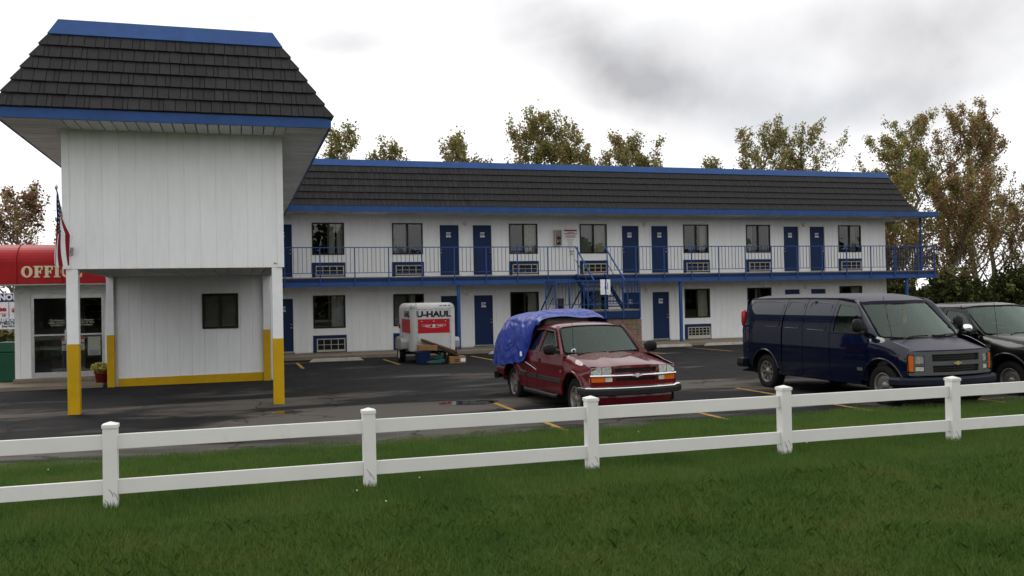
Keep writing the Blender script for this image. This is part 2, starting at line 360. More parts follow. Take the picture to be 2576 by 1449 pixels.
# ================================================================== THE SETTING
def lotz(y): return 0.0 if y < 25 else -.07 * min(1., (y - 25) / 8.)
def asphalt():
    m = M('sealed_asphalt', (.0165, .0165, .0175), .8, var=.25, scale=1.3, coord='Object', spec=.06)
    t = m.node_tree; nd = t.nodes; lk = t.links; b = nd['Principled BSDF']
    src = b.inputs['Base Color'].links[0].from_socket
    g = nd.new('ShaderNodeNewGeometry'); mp = nd.new('ShaderNodeMapping'); mp.inputs['Scale'].default_value = (.22, .62, 1); lk.new(g.outputs['Position'], mp.inputs[0])
    n = nd.new('ShaderNodeTexNoise'); n.inputs['Scale'].default_value = .8; n.inputs['Detail'].default_value = 9; n.inputs['Roughness'].default_value = .62; n.inputs['Distortion'].default_value = .6; lk.new(mp.outputs[0], n.inputs[0])
    sp = nd.new('ShaderNodeSeparateXYZ'); lk.new(g.outputs['Position'], sp.inputs[0])
    # the seal coat is worn off in the drive lane nearest the lawn
    near = nd.new('ShaderNodeMapRange'); near.inputs['From Min'].default_value = 24.0; near.inputs['From Max'].default_value = 18.0; near.inputs['To Min'].default_value = -.10; near.inputs['To Max'].default_value = .045; lk.new(sp.outputs[1], near.inputs['Value'])
    ad = nd.new('ShaderNodeMath'); lk.new(n.outputs['Fac'], ad.inputs[0]); lk.new(near.outputs[0], ad.inputs[1])
    r = nd.new('ShaderNodeMapRange'); r.inputs['From Min'].default_value = .49; r.inputs['From Max'].default_value = .60; lk.new(ad.outputs[0], r.inputs['Value'])
    mc = nd.new('ShaderNodeMix'); mc.data_type = 'RGBA'; lk.new(r.outputs[0], mc.inputs['Factor']); lk.new(src, mc.inputs['A']); mc.inputs['B'].default_value = (.105, .094, .083, 1)
    # aggregate speckle
    n2 = nd.new('ShaderNodeTexNoise'); n2.inputs['Scale'].default_value = 70; n2.inputs['Detail'].default_value = 2; lk.new(g.outputs['Position'], n2.inputs[0])
    r2 = nd.new('ShaderNodeMapRange'); r2.inputs['From Min'].default_value = .3; r2.inputs['From Max'].default_value = .7; r2.inputs['To Min'].default_value = .72; r2.inputs['To Max'].default_value = 1.3; lk.new(n2.outputs['Fac'], r2.inputs['Value'])
    mm = nd.new('ShaderNodeVectorMath'); mm.operation = 'SCALE'; lk.new(mc.outputs['Result'], mm.inputs[0]); lk.new(r2.outputs[0], mm.inputs['Scale'])
    # fine cracks
    vo = nd.new('ShaderNodeTexVoronoi'); vo.feature = 'DISTANCE_TO_EDGE'; vo.inputs['Scale'].default_value = .38
    dv = nd.new('ShaderNodeVectorMath'); dv.operation = 'MULTIPLY_ADD'; n3 = nd.new('ShaderNodeTexNoise'); n3.inputs['Scale'].default_value = 1.6; n3.inputs['Detail'].default_value = 6; lk.new(g.outputs['Position'], n3.inputs[0])
    lk.new(n3.outputs['Color'], dv.inputs[0]); dv.inputs[1].default_value = (1.4, 1.4, 0); lk.new(g.outputs['Position'], dv.inputs[2]); lk.new(dv.outputs[0], vo.inputs['Vector'])
    cr = nd.new('ShaderNodeMapRange'); cr.inputs['From Min'].default_value = .004; cr.inputs['From Max'].default_value = .016; cr.inputs['To Min'].default_value = .45; lk.new(vo.outputs['Distance'], cr.inputs['Value'])
    m3 = nd.new('ShaderNodeVectorMath'); m3.operation = 'SCALE'; lk.new(mm.outputs[0], m3.inputs[0]); lk.new(cr.outputs[0], m3.inputs['Scale'])
    lk.new(m3.outputs[0], b.inputs['Base Color'])
    rr = nd.new('ShaderNodeMapRange'); rr.inputs['To Min'].default_value = .78; rr.inputs['To Max'].default_value = .9; lk.new(r.outputs[0], rr.inputs['Value']); lk.new(rr.outputs[0], b.inputs['Roughness'])
    bp = nd.new('ShaderNodeBump'); bp.inputs['Strength'].default_value = .35; bp.inputs['Distance'].default_value = .01; lk.new(n2.outputs['Fac'], bp.inputs['Height']); lk.new(bp.outputs[0], b.inputs['Normal'])
    return m
MT['asphalt'] = asphalt()
MT['soil'] = M('lawn_soil', (.026, .050, .010), .95, var=.35, scale=1.2, bump=.6, bscale=30, dirt=(.045, .036, .018), dscale=1.2)
MT['field'] = M('field_grass', (.045, .055, .02), .95, var=.3, scale=.2)

b = MB(); b.add([(-1500, -1500, -.3), (1500, -1500, -.3), (1500, 1500, -.3), (-1500, 1500, -.3)], [(0, 1, 2, 3)])
tag(b.build('ground', 'field'), kind='structure')
b = MB(); ys = [12.6, 18, 25, 27, 29, 31, 33, 34, 40, 46]; xs = [-40, 0, 20, 40, 60]
vs = [(x, y, lotz(y)) for y in ys for x in xs]; nx = len(xs)
b.add(vs, [(j * nx + i, j * nx + i + 1, (j + 1) * nx + i + 1, (j + 1) * nx + i) for j in range(len(ys) - 1) for i in range(nx - 1)], 0, True)
lot = tag(b.build('parking_lot', 'asphalt'), kind='structure')

def lawnz(x, y):
    t = min(1., max(0., (13.05 - y) / 3.2)); z = .10 * (t * t * (3 - 2 * t)) + .02 * t
    if y < 9: z += .012 * (9 - y)
    return z - .02 + .02 * noise.noise((x * .5, y * .5, 3.))
b = MB(); nx, ny = 90, 44; vs = []
for j in range(ny):
    for i in range(nx):
        x = -26 + 60 * i / (nx - 1); y = -3 + 16.05 * j / (ny - 1); vs.append((x, y, lawnz(x, y) if j < ny - 1 else -.05))
b.add(vs, [(j * nx + i, j * nx + i + 1, (j + 1) * nx + i + 1, (j + 1) * nx + i) for j in range(ny - 1) for i in range(nx - 1)], 0, True)
tag(b.build('lawn', 'soil'), kind='structure')

# painted parking lines (worn yellow)
def line(x, y0, y1, w=.10):
    m = MB(); n = 8
    vs = []
    for i in range(n + 1):
        y = y0 + (y1 - y0) * i / n
        j0 = random.uniform(-.006, .006); vs += [(x - w / 2 + j0, y, lotz(y) + .005), (x + w / 2 + j0, y, lotz(y) + .005)]
    m.add(vs, [(2 * i, 2 * i + 1, 2 * i + 3, 2 * i + 2) for i in range(n)])
    m.build('painted_line', 'line', lot)
for x in (4.67, 7.42, 10.07, 12.8, 15.5, 18.2): line(x, 12.7, 17.0)
for x in (1.9, 4.87, 8.03, 11.0, 14.1, 16.68, 19.6, 22.6): line(x, 28.4, 31.7)

# concrete walk along the motel front
b = MB(); n = 17
walk = None
edge = 33.2
seg = [(-2 + 34 * i / n) for i in range(n + 1)]
w0 = MB(); w0.box(-2.2, 32.4, edge + .03, 37, -.3, .035)
walk = tag(w0.build('walkway', 'concrete'), kind='structure')
MTs = MB(); MTs.box(0, 34 / n - .012, 0, 2.4, -.16, .05); slab = MTs.data('slab', 'concrete')
for i in range(n): inst('slab', slab, walk, (seg[i], edge + random.uniform(-.015, .015), random.uniform(-.006, .006)))
# raised concrete pad and step in front of the office door
b = MB(); b.box(-9.5, -3.2, 24.35, 27.5, -.2, .10); b.box(-5.42, -3.12, 25.42, 26.6, .10, .20)
tag(b.build('office_step', 'concrete', bevel=.02), kind='structure')

# puddles
def puddle(name, cx, cy, rx, ry, seed):
    m = MB(); n = 48
    vs = [(cx, cy, .005)]
    for i in range(n):
        t = 2 * math.pi * i / n; r = 1 + .16 * noise.noise((math.cos(t) * 1.6 + seed, math.sin(t) * 1.6, seed))
        vs.append((cx + rx * r * math.cos(t), cy + ry * r * math.sin(t), .005))
    m.add(vs, [(0, 1 + i, 1 + (i + 1) % n) for i in range(n)])
    return tag(m.build(name, 'water'), kind='structure')
puddle('puddle', 4.25, 16.95, .62, .36, 3.1); puddle('puddle', .84, 17.0, .27, .2, 8.2)

# ================================================================== ROOF TILES
PAT = [.20, .19, .155, .085, .19, .20, .13, .08]
_tile = {}
def tile_mesh(w, c):
    k = (round(w, 4), round(c, 4))
    if k not in _tile:
        m = MB(); h0, h1 = .056, .014; g = .005
        m.hexa([(g, 0, -.01), (w - g, 0, -.01), (w - g, c * 1.04, -.01), (g, c * 1.04, -.01), (g, -.004, h0), (w - g, -.004, h0 - .002), (w - g, c * 1.04, h1 - .004), (g, c * 1.04, h1)])
        _tile[k] = m.data('roof_tile', 'tile')
    return _tile[k]
def clip(poly, f):
    out = []
    for i, p in enumerate(poly):
        q = poly[(i + 1) % len(poly)]; a, c = f(p), f(q)
        if a >= 0: out.append(p)
        if (a >= 0) != (c >= 0): t = a / (a - c); out.append((p[0] + (q[0] - p[0]) * t, p[1] + (q[1] - p[1]) * t))
    return out
def roof_face(parent, P0, es, et, W, L, kl, kr, nc, limit, seed):
    "tiles on a sloping face; the first `limit` (in distance order along the eave) single, the rest joined"
    rr = random.Random(seed); es = Vector(es); et = Vector(et); n = es.cross(et).normalized(); P0 = Vector(P0); c = L / nc
    single = 0; rest = MB(); todo = []
    for i in range(nc):
        s = -rr.uniform(0, .3); k = rr.randrange(8); t0 = i * c
        while s < W:
            w = PAT[k % 8]; k += 1
            lo, hi = kl * t0, W - kr * t0
            if s + w > lo - .02 and s < hi + .02: todo.append((s, t0, w))
            s += w
    todo.sort()
    for s, t0, w in todo:
        lo = lambda p: p[0] - kl * p[1]; hi = lambda p: W - kr * p[1] - p[0]
        rect = [(s, t0), (s + w, t0), (s + w, t0 + c), (s, t0 + c)]
        whole = all(lo(p) >= 0 and hi(p) >= 0 for p in rect)
        dz = rr.uniform(-.004, .005)
        def P(a, t, h): return P0 + es * a + et * t + n * h
        if whole and single < limit:
            o = bpy.data.objects.new('roof_tile', tile_mesh(w, c)); COL.objects.link(o); o.parent = parent
            q = P(s, t0, dz) - org(parent)
            o.matrix_local = Matrix(((es.x, et.x, n.x, q.x), (es.y, et.y, n.y, q.y), (es.z, et.z, n.z, q.z), (0, 0, 0, 1))); single += 1
            continue
        g = .004; poly = [(s + g, t0), (s + w - g, t0), (s + w - g, t0 + c * 1.03), (s + g, t0 + c * 1.03)]
        poly = clip(clip(poly, lo), hi)
        if len(poly) < 3: continue
        m = rest if single >= limit else MB()
        H = lambda p: dz + .056 - .042 * (p[1] - t0) / c
        m.prism(poly, lambda a, t: P(a, t, -.01), lambda a, t: P(a, t, H((a, t))))
        if single < limit: m.build('roof_tile', 'tile', parent); single += 1
    if rest.v: tag(rest.build('roof_tile', 'tile', parent), kind='stuff')
def hip_caps(parent, A, B, nc, n1, n2):
    "overlapping cap tiles along a hip from A (eave) to B (top)"
    A = Vector(A); B = Vector(B); d = (B - A).normalized(); L = (B - A).length / nc
    for i in range(nc):
        m = MB(); p = A + d * (L * i - .02); q = A + d * (L * (i + 1) + .02)
        N = (Vector(n1[3:]) + Vector(n2[3:])).normalized()
        a = Vector(n1[:3]); c = Vector(n2[:3])
        h0, h1 = .085, .045
        m.add([p + a * .13 + N * (h0 - .06), p + N * h0, p + c * .13 + N * (h0 - .06), p - N * .02, q + a * .12 + N * (h1 - .06), q + N * h1, q + c * .12 + N * (h1 - .06), q - N * .03],
              [(0, 1, 5, 4), (1, 2, 6, 5), (2, 3, 7, 6), (3, 0, 4, 7), (0, 3, 2, 1), (4, 5, 6, 7)])
        m.build('hip_tile', 'tile', parent)

def siding(parent, x0, x1, z0, z1, Y, w, openings=(), name='siding_plank', mat='siding'):
    "vertical planks, each an object of its own, cut round the openings (x0,x1,z0,z1)"
    n = max(1, round((x1 - x0) / w)); w = (x1 - x0) / n; cache = {}
    for i in range(n):
        a, c = x0 + i * w + .001, x0 + (i + 1) * w - .001
        cuts = sorted({a, c} | {v for o in openings for v in o[:2] if a < v < c})
        # strips of constant openings, joined again when they line up
        pieces = []
        for p, q in zip(cuts, cuts[1:]):
            mid = (p + q) / 2; zs = [(z0, z1)]
            for o in openings:
                if o[0] < mid < o[1]:
                    nz = []
                    for s, t in zs:
                        if o[2] > s: nz.append((s, min(t, o[2])))
                        if o[3] < t: nz.append((max(s, o[3]), t))
                    zs = nz
            pieces += [(p, q, s, t) for s, t in zs if t - s > .02]
        groups = []
        for pc in pieces:
            for g in groups:
                if any(abs(h[1] - pc[0]) < 1e-6 and min(h[3], pc[3]) - max(h[2], pc[2]) > .02 for h in g): g.append(pc); break
            else: groups.append([pc])
        for g in groups:
            if len(g) == 1:
                p, q, s, t = g[0]; key = (round(q - p, 3), round(t - s, 3))
                if key not in cache:
                    m = MB(); ww, hh = q - p, t - s; e = .011
                    m.add([(0, .0, 0), (ww, 0, 0), (ww, 0, hh), (0, 0, hh), (e, -.009, .0), (ww - e, -.009, .0), (ww - e, -.009, hh), (e, -.009, hh)],
                          [(4, 5, 6, 7), (0, 4, 7, 3), (5, 1, 2, 6), (0, 1, 5, 4), (7, 6, 2, 3)]); cache[key] = m.data(name, mat)
                inst(name, cache[key], parent, (p, Y, s))
            else:
                m = MB()
                for p, q, s, t in g: m.box(p, q, Y - .009, Y, s, t)
                m.build(name, mat, parent)
def wall_open(m, x0, x1, z0, z1, Y0, Y1, openings):
    cuts = sorted({x0, x1} | {v for o in openings for v in o[:2] if x0 < v < x1})
    for p, q in zip(cuts, cuts[1:]):
        mid = (p + q) / 2; zs = [(z0, z1)]
        for o in openings:
            if o[0] < mid < o[1]:
                nz = []
                for s, t in zs:
                    if o[2] > s: nz.append((s, min(t, o[2])))
                    if o[3] < t: nz.append((max(s, o[3]), t))
                zs = [k for k in nz if k[1] - k[0] > 1e-4]
        for s, t in zs: m.box(p, q, Y0, Y1, s, t)

def curtain(m, x0, x1, z0, z1, y, n=None, amp=.02):
    n = n or max(6, int((x1 - x0) / .035)); vs = []
    for i in range(n + 1):
        t = i / n; yy = y + amp * math.sin(i * 1.9) + random.uniform(-.006, .006); vs += [(x0 + (x1 - x0) * t, yy, z0), (x0 + (x1 - x0) * t, yy, z1)]
    m.add(vs, [(2 * i, 2 * i + 2, 2 * i + 3, 2 * i + 1) for i in range(n)], 0, True)

def window(parent, x0, x1, z0, z1, Y, curt=(), split=.5, slider=1, f=.05, mats='bronze'):
    "sliding window: frame > two panes, meeting stile, curtain pieces given as (a,b,mat) in 0..1 of the width"
    m = MB(); d0, d1 = Y - .03, Y + .05
    m.box(x0, x1, d0, d1, z0, z0 + f); m.box(x0, x1, d0, d1, z1 - f, z1); m.box(x0, x0 + f, d0, d1, z0 + f, z1 - f); m.box(x1 - f, x1, d0, d1, z0 + f, z1 - f)
    wo = m.build('window', mats, parent)
    xm = x0 + (x1 - x0) * split
    s = MB(); s.box(xm - .035, xm + .035, Y - .022, Y + .03, z0 + f + .001, z1 - f - .001); s.build('meeting_stile', mats, wo)
    for a, c, dy, tl in ((x0 + f, xm - .035, .018, random.uniform(-.004, .004)), (xm + .035, x1 - f, .004, random.uniform(-.004, .004))):
        p = MB(); p.add([(a, Y + dy, z0 + f), (c, Y + dy + tl, z0 + f), (c, Y + dy + tl, z1 - f), (a, Y + dy, z1 - f)], [(0, 1, 2, 3)]); p.build('pane', 'glass', wo)
    for a, c, mt in curt:
        p = MB(); curtain(p, x0 + (x1 - x0) * a, x0 + (x1 - x0) * c, z0 - .05, z1 + .03, Y + .16); p.build('curtain', mt, wo)
    return wo

# ================================================================== MOTEL
YM = 35.57; PER = 7.927; XD = 7.777; DW = .843; SEP = 1.37; WW = 1.231; XE = 29.13; YD = 34.1; YE = 34.15
motel = thing('motel', (15, YM, 0), 'long white two-storey motel with blue doors, blue balcony and charcoal tiled mansard roof', 'motel')
F2 = 2.92
wx = {}
for k, (i, t) in dict(A=(-1, 'a'), B=(0, 'b'), C=(0, 'a'), D=(1, 'b'), E=(1, 'a'), F=(2, 'b'), G=(2, 'a')).items():
    wx[k] = XD + i * PER + (SEP + DW + .72 if t == 'a' else -.661 - WW)
doors = [(XD + i * PER + j * SEP, 1 + 2 * (i + 1) + j, j) for i in (-1, 0, 1, 2) for j in (0, 1)]
doors = [d for d in doors if d[0] > .5]
U_, L_ = [], []
for k, x in wx.items(): U_ += [(x, x + WW, 3.816, 5.062), (x - .02, x + 1.26, 2.97, 3.52)]; L_ += [(x, x + WW, .98, 2.25), (x - .02, x + 1.26, .05, .71)]
for x, n, j in doors: U_.append((x, x + DW, 2.90, 5.02)); L_.append((x, x + DW, .05, 2.17))
m = MB(); wall_open(m, -1.5, XE, F2 - .35, 5.6, YM, YM + .16, U_); wall_open(m, -1.5, XE, -.1, F2 - .35, YM, YM + .16, L_)
m.box(XE - .16, XE, YM + .16, 45, -.1, 5.6); m.box(-1.5, XE, 45, 45.2, -.1, 5.6); m.box(-1.66, -1.5, YM, 45.2, -.1, 5.6)
m.box(-1.5, XE - .16, YM + .16, 45, 2.6, 2.75); m.box(-1.5, XE - .16, YM + .16, 45, 5.45, 5.6)
motel_wall = m.build('wall', 'wall', motel)
m = MB(); m.box(-1.5, XE - .16, YM + 2.6, YM + 2.7, .0, 2.6); m.box(-1.5, XE - .16, YM + 2.6, YM + 2.7, 2.75, 5.45)
for i in range(-1, 3):
    for xx in (XD + i * PER + 1.1, XD + i * PER + 5.05): m.box(xx, xx + .1, YM + .16, YM + 2.6, .0, 2.6); m.box(xx, xx + .1, YM + .16, YM + 2.6, 2.75, 5.45)
m.build('room_partition', 'room', motel)
siding(motel_wall, .9, XE - .08, F2 - .02, 5.42, YM, .28, U_)
siding(motel_wall, .9, XE - .08, .08, 2.62, YM, .28, L_)
m = MB(); m.box(XE - .09, XE + .02, YM - .022, YM + .1, .06, 5.42); m.build('corner_board', 'trim', motel)

def number_plate(parent, x, y, z, num):
    m = MB(); m.box(x - .095, x + .095, y - .008, y, z - .10, z + .10, 0)
    m.mesh(text(num, .135, .004), facing((x, y - .009, z + .012)), 1); m.box(x - .012, x + .012, y - .0105, y - .008, z - .078, z - .06, 1)
    return m.build('number_plate', ['signwhite', 'ink'], parent)
def room_door(x, z0, z1, num, j):
    m = MB(); g = .03; m.box(x + g, x + DW - g, YM + .035, YM + .08, z0 + .03, z1 - g)
    d = m.build('door', 'door', motel)
    m = MB(); e = .05; m.box(x - .045, x + g, YM - .03, YM + .12, z0, z1); m.box(x + DW - g, x + DW + .045, YM - .03, YM + .12, z0, z1); m.box(x - .045, x + DW + .045, YM - .031, YM + .12, z1 - g, z1 + .05)
    m.build('door_frame', 'trim', d)
    m = MB(); m.box(x + g, x + DW - g, YM - .01, YM + .1, z0 - .02, z0 + .028); m.build('threshold', 'steel', d)
    number_plate(d, x + DW / 2 + (.02 if j else -.02), YM + .035, z1 - .42, num)
    kx = x + DW - .10 if j else x + .10
    for zz, rr in ((z0 + .93, .033), (z0 + 1.06, .026)):
        m = MB(); m.lathe([(0.001, -.07), (rr, -.06), (rr, -.03), (rr * .5, -.02), (rr * 1.2, 0)], (kx, YM + .035, zz), 'y', 10); m.build('knob', 'steel', d)
for x, n, j in doors:
    room_door(x, .10, 2.17, '10%d' % n, j); room_door(x, 2.945, 5.02, '20%d' % n, j)
    if j:
        for z in (2.23, 5.06):
            m = MB(); xx = x - (SEP - DW) / 2; m.lathe([(.001, -.07), (.05, -.065), (.085, -.04), (.10, -.012), (.10, 0)], (xx, YM - .013, z), 'y', 18); m.build('wall_lamp', 'wall', motel)
UP = dict(A=[(.5, .72, 'curtain'), (.78, .97, 'curtain')], B=[(.03, .46, 'curtain2')], C=[(.5, .97, 'curtain')], D=[(.03, .48, 'curtain2'), (.52, .97, 'curtain')], E=[(.72, .95, 'curtain')], F=[(.03, .33, 'curtain2')], G=[(.60, .85, 'curtain2')])
LO = dict(A=[(.58, .96, 'curtain')], B=[(.52, .74, 'curtain'), (.03, .45, 'curtain2')], C=[(.66, .97, 'curtain')], D=[(.45, .8, 'curtain')], E=[(.54, .97, 'curtain')], F=[(.4, .5, 'curtain')], G=[(.55, .97, 'curtain')])
def ac_unit(x, z0, z1, kind):
    "through-wall air conditioner: blue surround > beige case, dark louvres, grille bars"
    m = MB(); x0, x1 = x - .02, x + 1.26; f = .12
    m.box(x0, x1, YM - .03, YM + .05, z1 - .11, z1); m.box(x0, x0 + f, YM - .03, YM + .05, z0, z1 - .11); m.box(x1 - .05, x1, YM - .03, YM + .05, z0, z1 - .11)
    u = m.build('air_conditioner', 'dblue', motel)
    a, c = x0 + f + .02, x1 - .06; b0 = z0 + (.13 if kind == 0 else .06); t = z1 - .13
    m = MB(); m.box(a, c, YM - .06, YM + .05, b0, b0 + .035); m.box(a, c, YM - .06, YM + .05, t - .035, t); m.box(a, a + .035, YM - .06, YM + .05, b0 + .035, t - .035); m.box(c - .035, c, YM - .06, YM + .05, b0 + .035, t - .035)
    if z0 < 1: m.box(a - .02, c, YM - .075, YM + .04, z0 + .02, b0 - .004)
    m.build('case', 'beige', u)
    m = MB(); m.box(a + .03, c - .03, YM + .0, YM + .05, b0 + .03, t - .03); m.build('louvre', 'black', u)
    nv = 3 if kind else 5
    for i in range(1, nv + 1):
        xx = a + (c - a) * i / (nv + 1); m = MB(); m.box(xx - .011, xx + .011, YM - .05, YM - .03, b0 + .035, t - .035); m.build('grille_bar', 'beige', u)
    for i in range(1, 3 if kind == 0 else 2):
        zz = b0 + (t - b0) * i / (3 if kind == 0 else 2); m = MB(); m.box(a + .035, c - .035, YM - .052, YM - .032, zz - .009, zz + .009); m.build('grille_bar', 'beige', u)
for k, x in wx.items():
    window(motel, x, x + WW, 3.816, 5.062, YM, UP[k]); window(motel, x, x + WW, .98, 2.25, YM, LO[k], split=.5)
    ac_unit(x, 2.955, 3.52, 1); ac_unit(x, .055, .71, 1 if k == 'A' else 0)

# balcony: slab, two-step blue edge beam, rails
XB = 30.66
m = MB(); m.box(-1.5, XB, YD + .0, YM - .03, 2.80, F2 - .02); m.box(XE + .03, XB, YM - .03, 44, 2.80, F2 - .02)
balcony = m.build('balcony_slab', 'concrete', motel)
m = MB(); m.box(-1.5, XB + .03, YD - .02, YD - .002, 2.72, 2.86); m.build('upper_beam', 'dblue', balcony)
m = MB(); m.box(-1.5, XB + .05, YD - .07, YD + .14, 2.55, 2.715); m.build('lower_beam', 'blue', balcony)
m = MB(); m.box(XB - .12, XB + .02, YD + .14, 44, 2.55, 2.795); m.build('side_beam', 'dblue', balcony)
m = MB(); m.box(-1.5, XB - .13, YD + .15, YM - .03, 2.62, 2.66); m.box(XE + .03, XB - .13, YM - .02, 44, 2.62, 2.66); m.build('balcony_ceiling', 'soffit', balcony)
rail_posts = [1.67 + 1.271 * i for i in range(-2, 23)] + [30.55]
m = MB(); m.box(-.02, .02, -.02, .02, -.30, 1.10); postm = m.data('rail_post', 'blue')
m = MB(); m.box(-.0075, .0075, -.0075, .0075, .14, 1.07); balm = m.data('baluster', 'dblue')
RY = YD - .09
railing = MB()
for a, c in ((-1.4, 13.03), (14.28, 30.57)): railing.box(a, c, RY - .02, RY + .02, F2 + 1.07, F2 + 1.105); railing.box(a, c, RY - .012, RY + .012, F2 + .125, F2 + .15)
railing.box(30.55, 30.59, RY + .03, 40, F2 + 1.07, F2 + 1.105); railing.box(30.56, 30.58, RY + .03, 40, F2 + .125, F2 + .15)
railing = railing.build('railing', 'blue', motel)
for i, x in enumerate(rail_posts):
    inst('rail_post', postm, railing, (x, RY, F2))
    if i + 1 < len(rail_posts) and not (12.9 < x < 13.3):
        d = rail_posts[i + 1] - x; n = max(2, round(d / .159))
        for k in range(1, n):
            if x + d * k / n > .6: inst('baluster', balm, railing, (x + d * k / n, RY, F2))
for j in range(1, 38):
    y = RY + .159 * j
    inst('rail_post' if j % 8 == 0 else 'baluster', postm if j % 8 == 0 else balm, railing, (30.57, y, F2))
for x in (8.2, 17.72, 29.1):
    m = MB(); m.box(x - .055, x + .055, YD + .0, YD + .11, .05, 2.56); m.build('support_post', 'blue', motel)
m = MB(); m.box(30.46, 30.53, 34.75, 34.83, F2 - .02, 5.36); m.build('support_post', 'blue', motel)
# eave, fascia, soffit, mansard
XR = 30.96
m = MB(); m.box(1.2, XR, YE, YE + .06, 5.365, 5.585); m.box(XR - .06, XR, YE + .06, 46, 5.365, 5.585); m.build('fascia', 'blue', motel)
m = MB(); m.box(1.2, XR - .06, YE + .05, 46, 5.545, 5.58); eave = m.build('eave', 'room', motel)  # board coloured dark to paint the shadow in the soffit joints
m = MB(); m.box(0, .282, 0, YM - YE - .06, 0, .02); sofm = m.data('soffit_panel', 'soffit')
x = .9
while x < XR - .35: inst('soffit_panel', sofm, eave, (x, YE + .06, 5.38)); x += .297
for j in range(26):
    m = MB(); m.box(XE + .03, XR - .07, YM + j * .297, YM + j * .297 + .292, 5.38, 5.40); m.build('soffit_panel', 'soffit', eave)
m = MB(); zt, zb = 7.44, 5.57; y0, y1 = YE + .04, YE + 1.1; xr0, xr1 = 29.62, 28.95
m.add([(-2, y0, zb), (xr0, y0, zb), (xr1, y1, zt), (-2, y1, zt), (xr0, 46, zb), (xr1, 45, zt), (-2, 46, zb), (-2, 45, zt)],
      [(0, 1, 2, 3), (1, 4, 5, 2), (3, 2, 5, 7), (4, 6, 7, 5), (0, 3, 7, 6), (0, 6, 4, 1)])
roof = m.build('roof', 'tileback', motel)
et = (Vector((0, y1 - y0, zt - zb))); Ls = et.length; et.normalize(); TL = Ls - .26
roof_face(roof, (1.2, y0, zb), (1, 0, 0), et, xr0 - 1.2, TL, 0, (xr0 - xr1) / Ls, 6, 300, 5)
nrm = Vector((0, -et.z, et.y))
m = MB(); P = lambda x, t, h: (x, y0 + et.y * t + nrm.y * h, zb + et.z * t + nrm.z * h)
xa = xr0 - (xr0 - xr1) * TL / Ls
m.hexa([P(-1, TL - .01, .0), P(xa + .03, TL - .01, .0), P(xr1 + .04, Ls, .0), P(-1, Ls, .0), P(-1, TL - .01, .05), P(xa + .05, TL - .01, .05), P(xr1 + .06, Ls + .03, .05), P(-1, Ls + .03, .05)])
m.box(-1, xr1 + .03, y1 - .02, y1 + .5, zt - .02, zt + .045)
m.build('ridge_band', 'blue', roof)
hip_caps(roof, (xr0, y0, zb), (xa, y0 + et.y * TL, zb + et.z * TL), 6, (-1, 0, 0, 0, -et.z, et.y), (0, .8, .6, .9, 0, .4))

# exit sign under the eave
t = thing('exit_sign', (29.22, 34.8, 5.16), 'small exit sign with red letters hung under the far end of the eave', 'sign')
m = MB(); m.box(29.06, 29.38, 34.78, 34.82, 5.18, 5.37); body = m.build('sign_panel', 'signwhite', t)
m = MB(); m.mesh(text('EXIT', .17, .004), facing((29.22, 34.777, 5.275))); m.build('lettering', 'exit', body)
# fire extinguisher cabinets
def cabinet(x, z, label):
    t = thing('extinguisher_cabinet', (x, YM, z), label, 'cabinet', 'fire extinguisher cabinets on the motel wall'); w, h, d = .30, .66, .18; y = YM - .013
    m = MB(); m.box(x - w / 2, x + w / 2, y - .02, y, z, z + h); m.box(x - w / 2, x - w / 2 + .02, y - d, y - .02, z, z + h); m.box(x + w / 2 - .02, x + w / 2, y - d, y - .02, z, z + h); m.box(x - w / 2 + .02, x + w / 2 - .02, y - d, y - .02, z, z + .03); m.box(x - w / 2 + .02, x + w / 2 - .02, y - d, y - .02, z + h - .03, z + h)
    m.build('case', 'beige', t)
    m = MB(); m.add([(x - w / 2 + .02, y - d + .01, z + .03), (x + w / 2 - .02, y - d + .01, z + .03), (x + w / 2 - .02, y - d + .01, z + h - .03), (x - w / 2 + .02, y - d + .01, z + h - .03)], [(0, 1, 2, 3)]); m.build('pane', 'doorglass', t)
    m = MB(); m.lathe([(.001, .0), (.065, .0), (.065, .30), (.05, .34), (.02, .37), (.02, .4)], (x, y - .09, z + .03), 'z', 14); c = m.build('extinguisher', 'signred', t)
    m = MB(); m.lathe([(.025, .40), (.03, .44), (.001, .45)], (x, y - .09, z + .03), 'z', 10); m.bar((x - .02, y - .09, z + .47), (x + .08, y - .1, z + .5), .02); m.build('valve', 'steel', c)
    m = MB(); m.box(x - .03, x + .03, y - .159, y - .154, z + .15, z + .2); m.build('label_patch', 'signwhite', c)
cabinet(12.80, 4.14, 'beige fire extinguisher cabinet on the upper wall beside the notice boards')
cabinet(12.84, 1.30, 'fire extinguisher cabinet on the lower wall behind the stair landing rail')
# notices
def notice(x0, x1, z0, z1, label, rows, head, title=None, group='printed notices on the motel wall'):
    t = thing('wall_notice', ((x0 + x1) / 2, YM, z0), label, 'notice', group); y = YM - .014
    m = MB(); m.box(x0, x1, y - .006, y, z0, z1); p = m.build('sheet', 'signwhite', t)
    h = z1 - z0
    for (a, c, mt) in head:
        m = MB(); m.box(x0 + .01, x1 - .01, y - .008, y - .006, z0 + h * a, z0 + h * c); m.build('printed_band', mt, p)
    for frac, wd, mt, th in rows:
        m = MB(); c = (x0 + x1) / 2; m.box(c - wd / 2, c + wd / 2, y - .0075, y - .006, z0 + h * frac - th / 2, z0 + h * frac + th / 2); m.build('printed_line', mt, p)
    if title:
        m = MB(); m.mesh(text(title[0], title[1], .0012, ext=.0005), facing(((x0 + x1) / 2, y - .0085, z0 + h * title[2]))); m.build('lettering', 'ink', p)
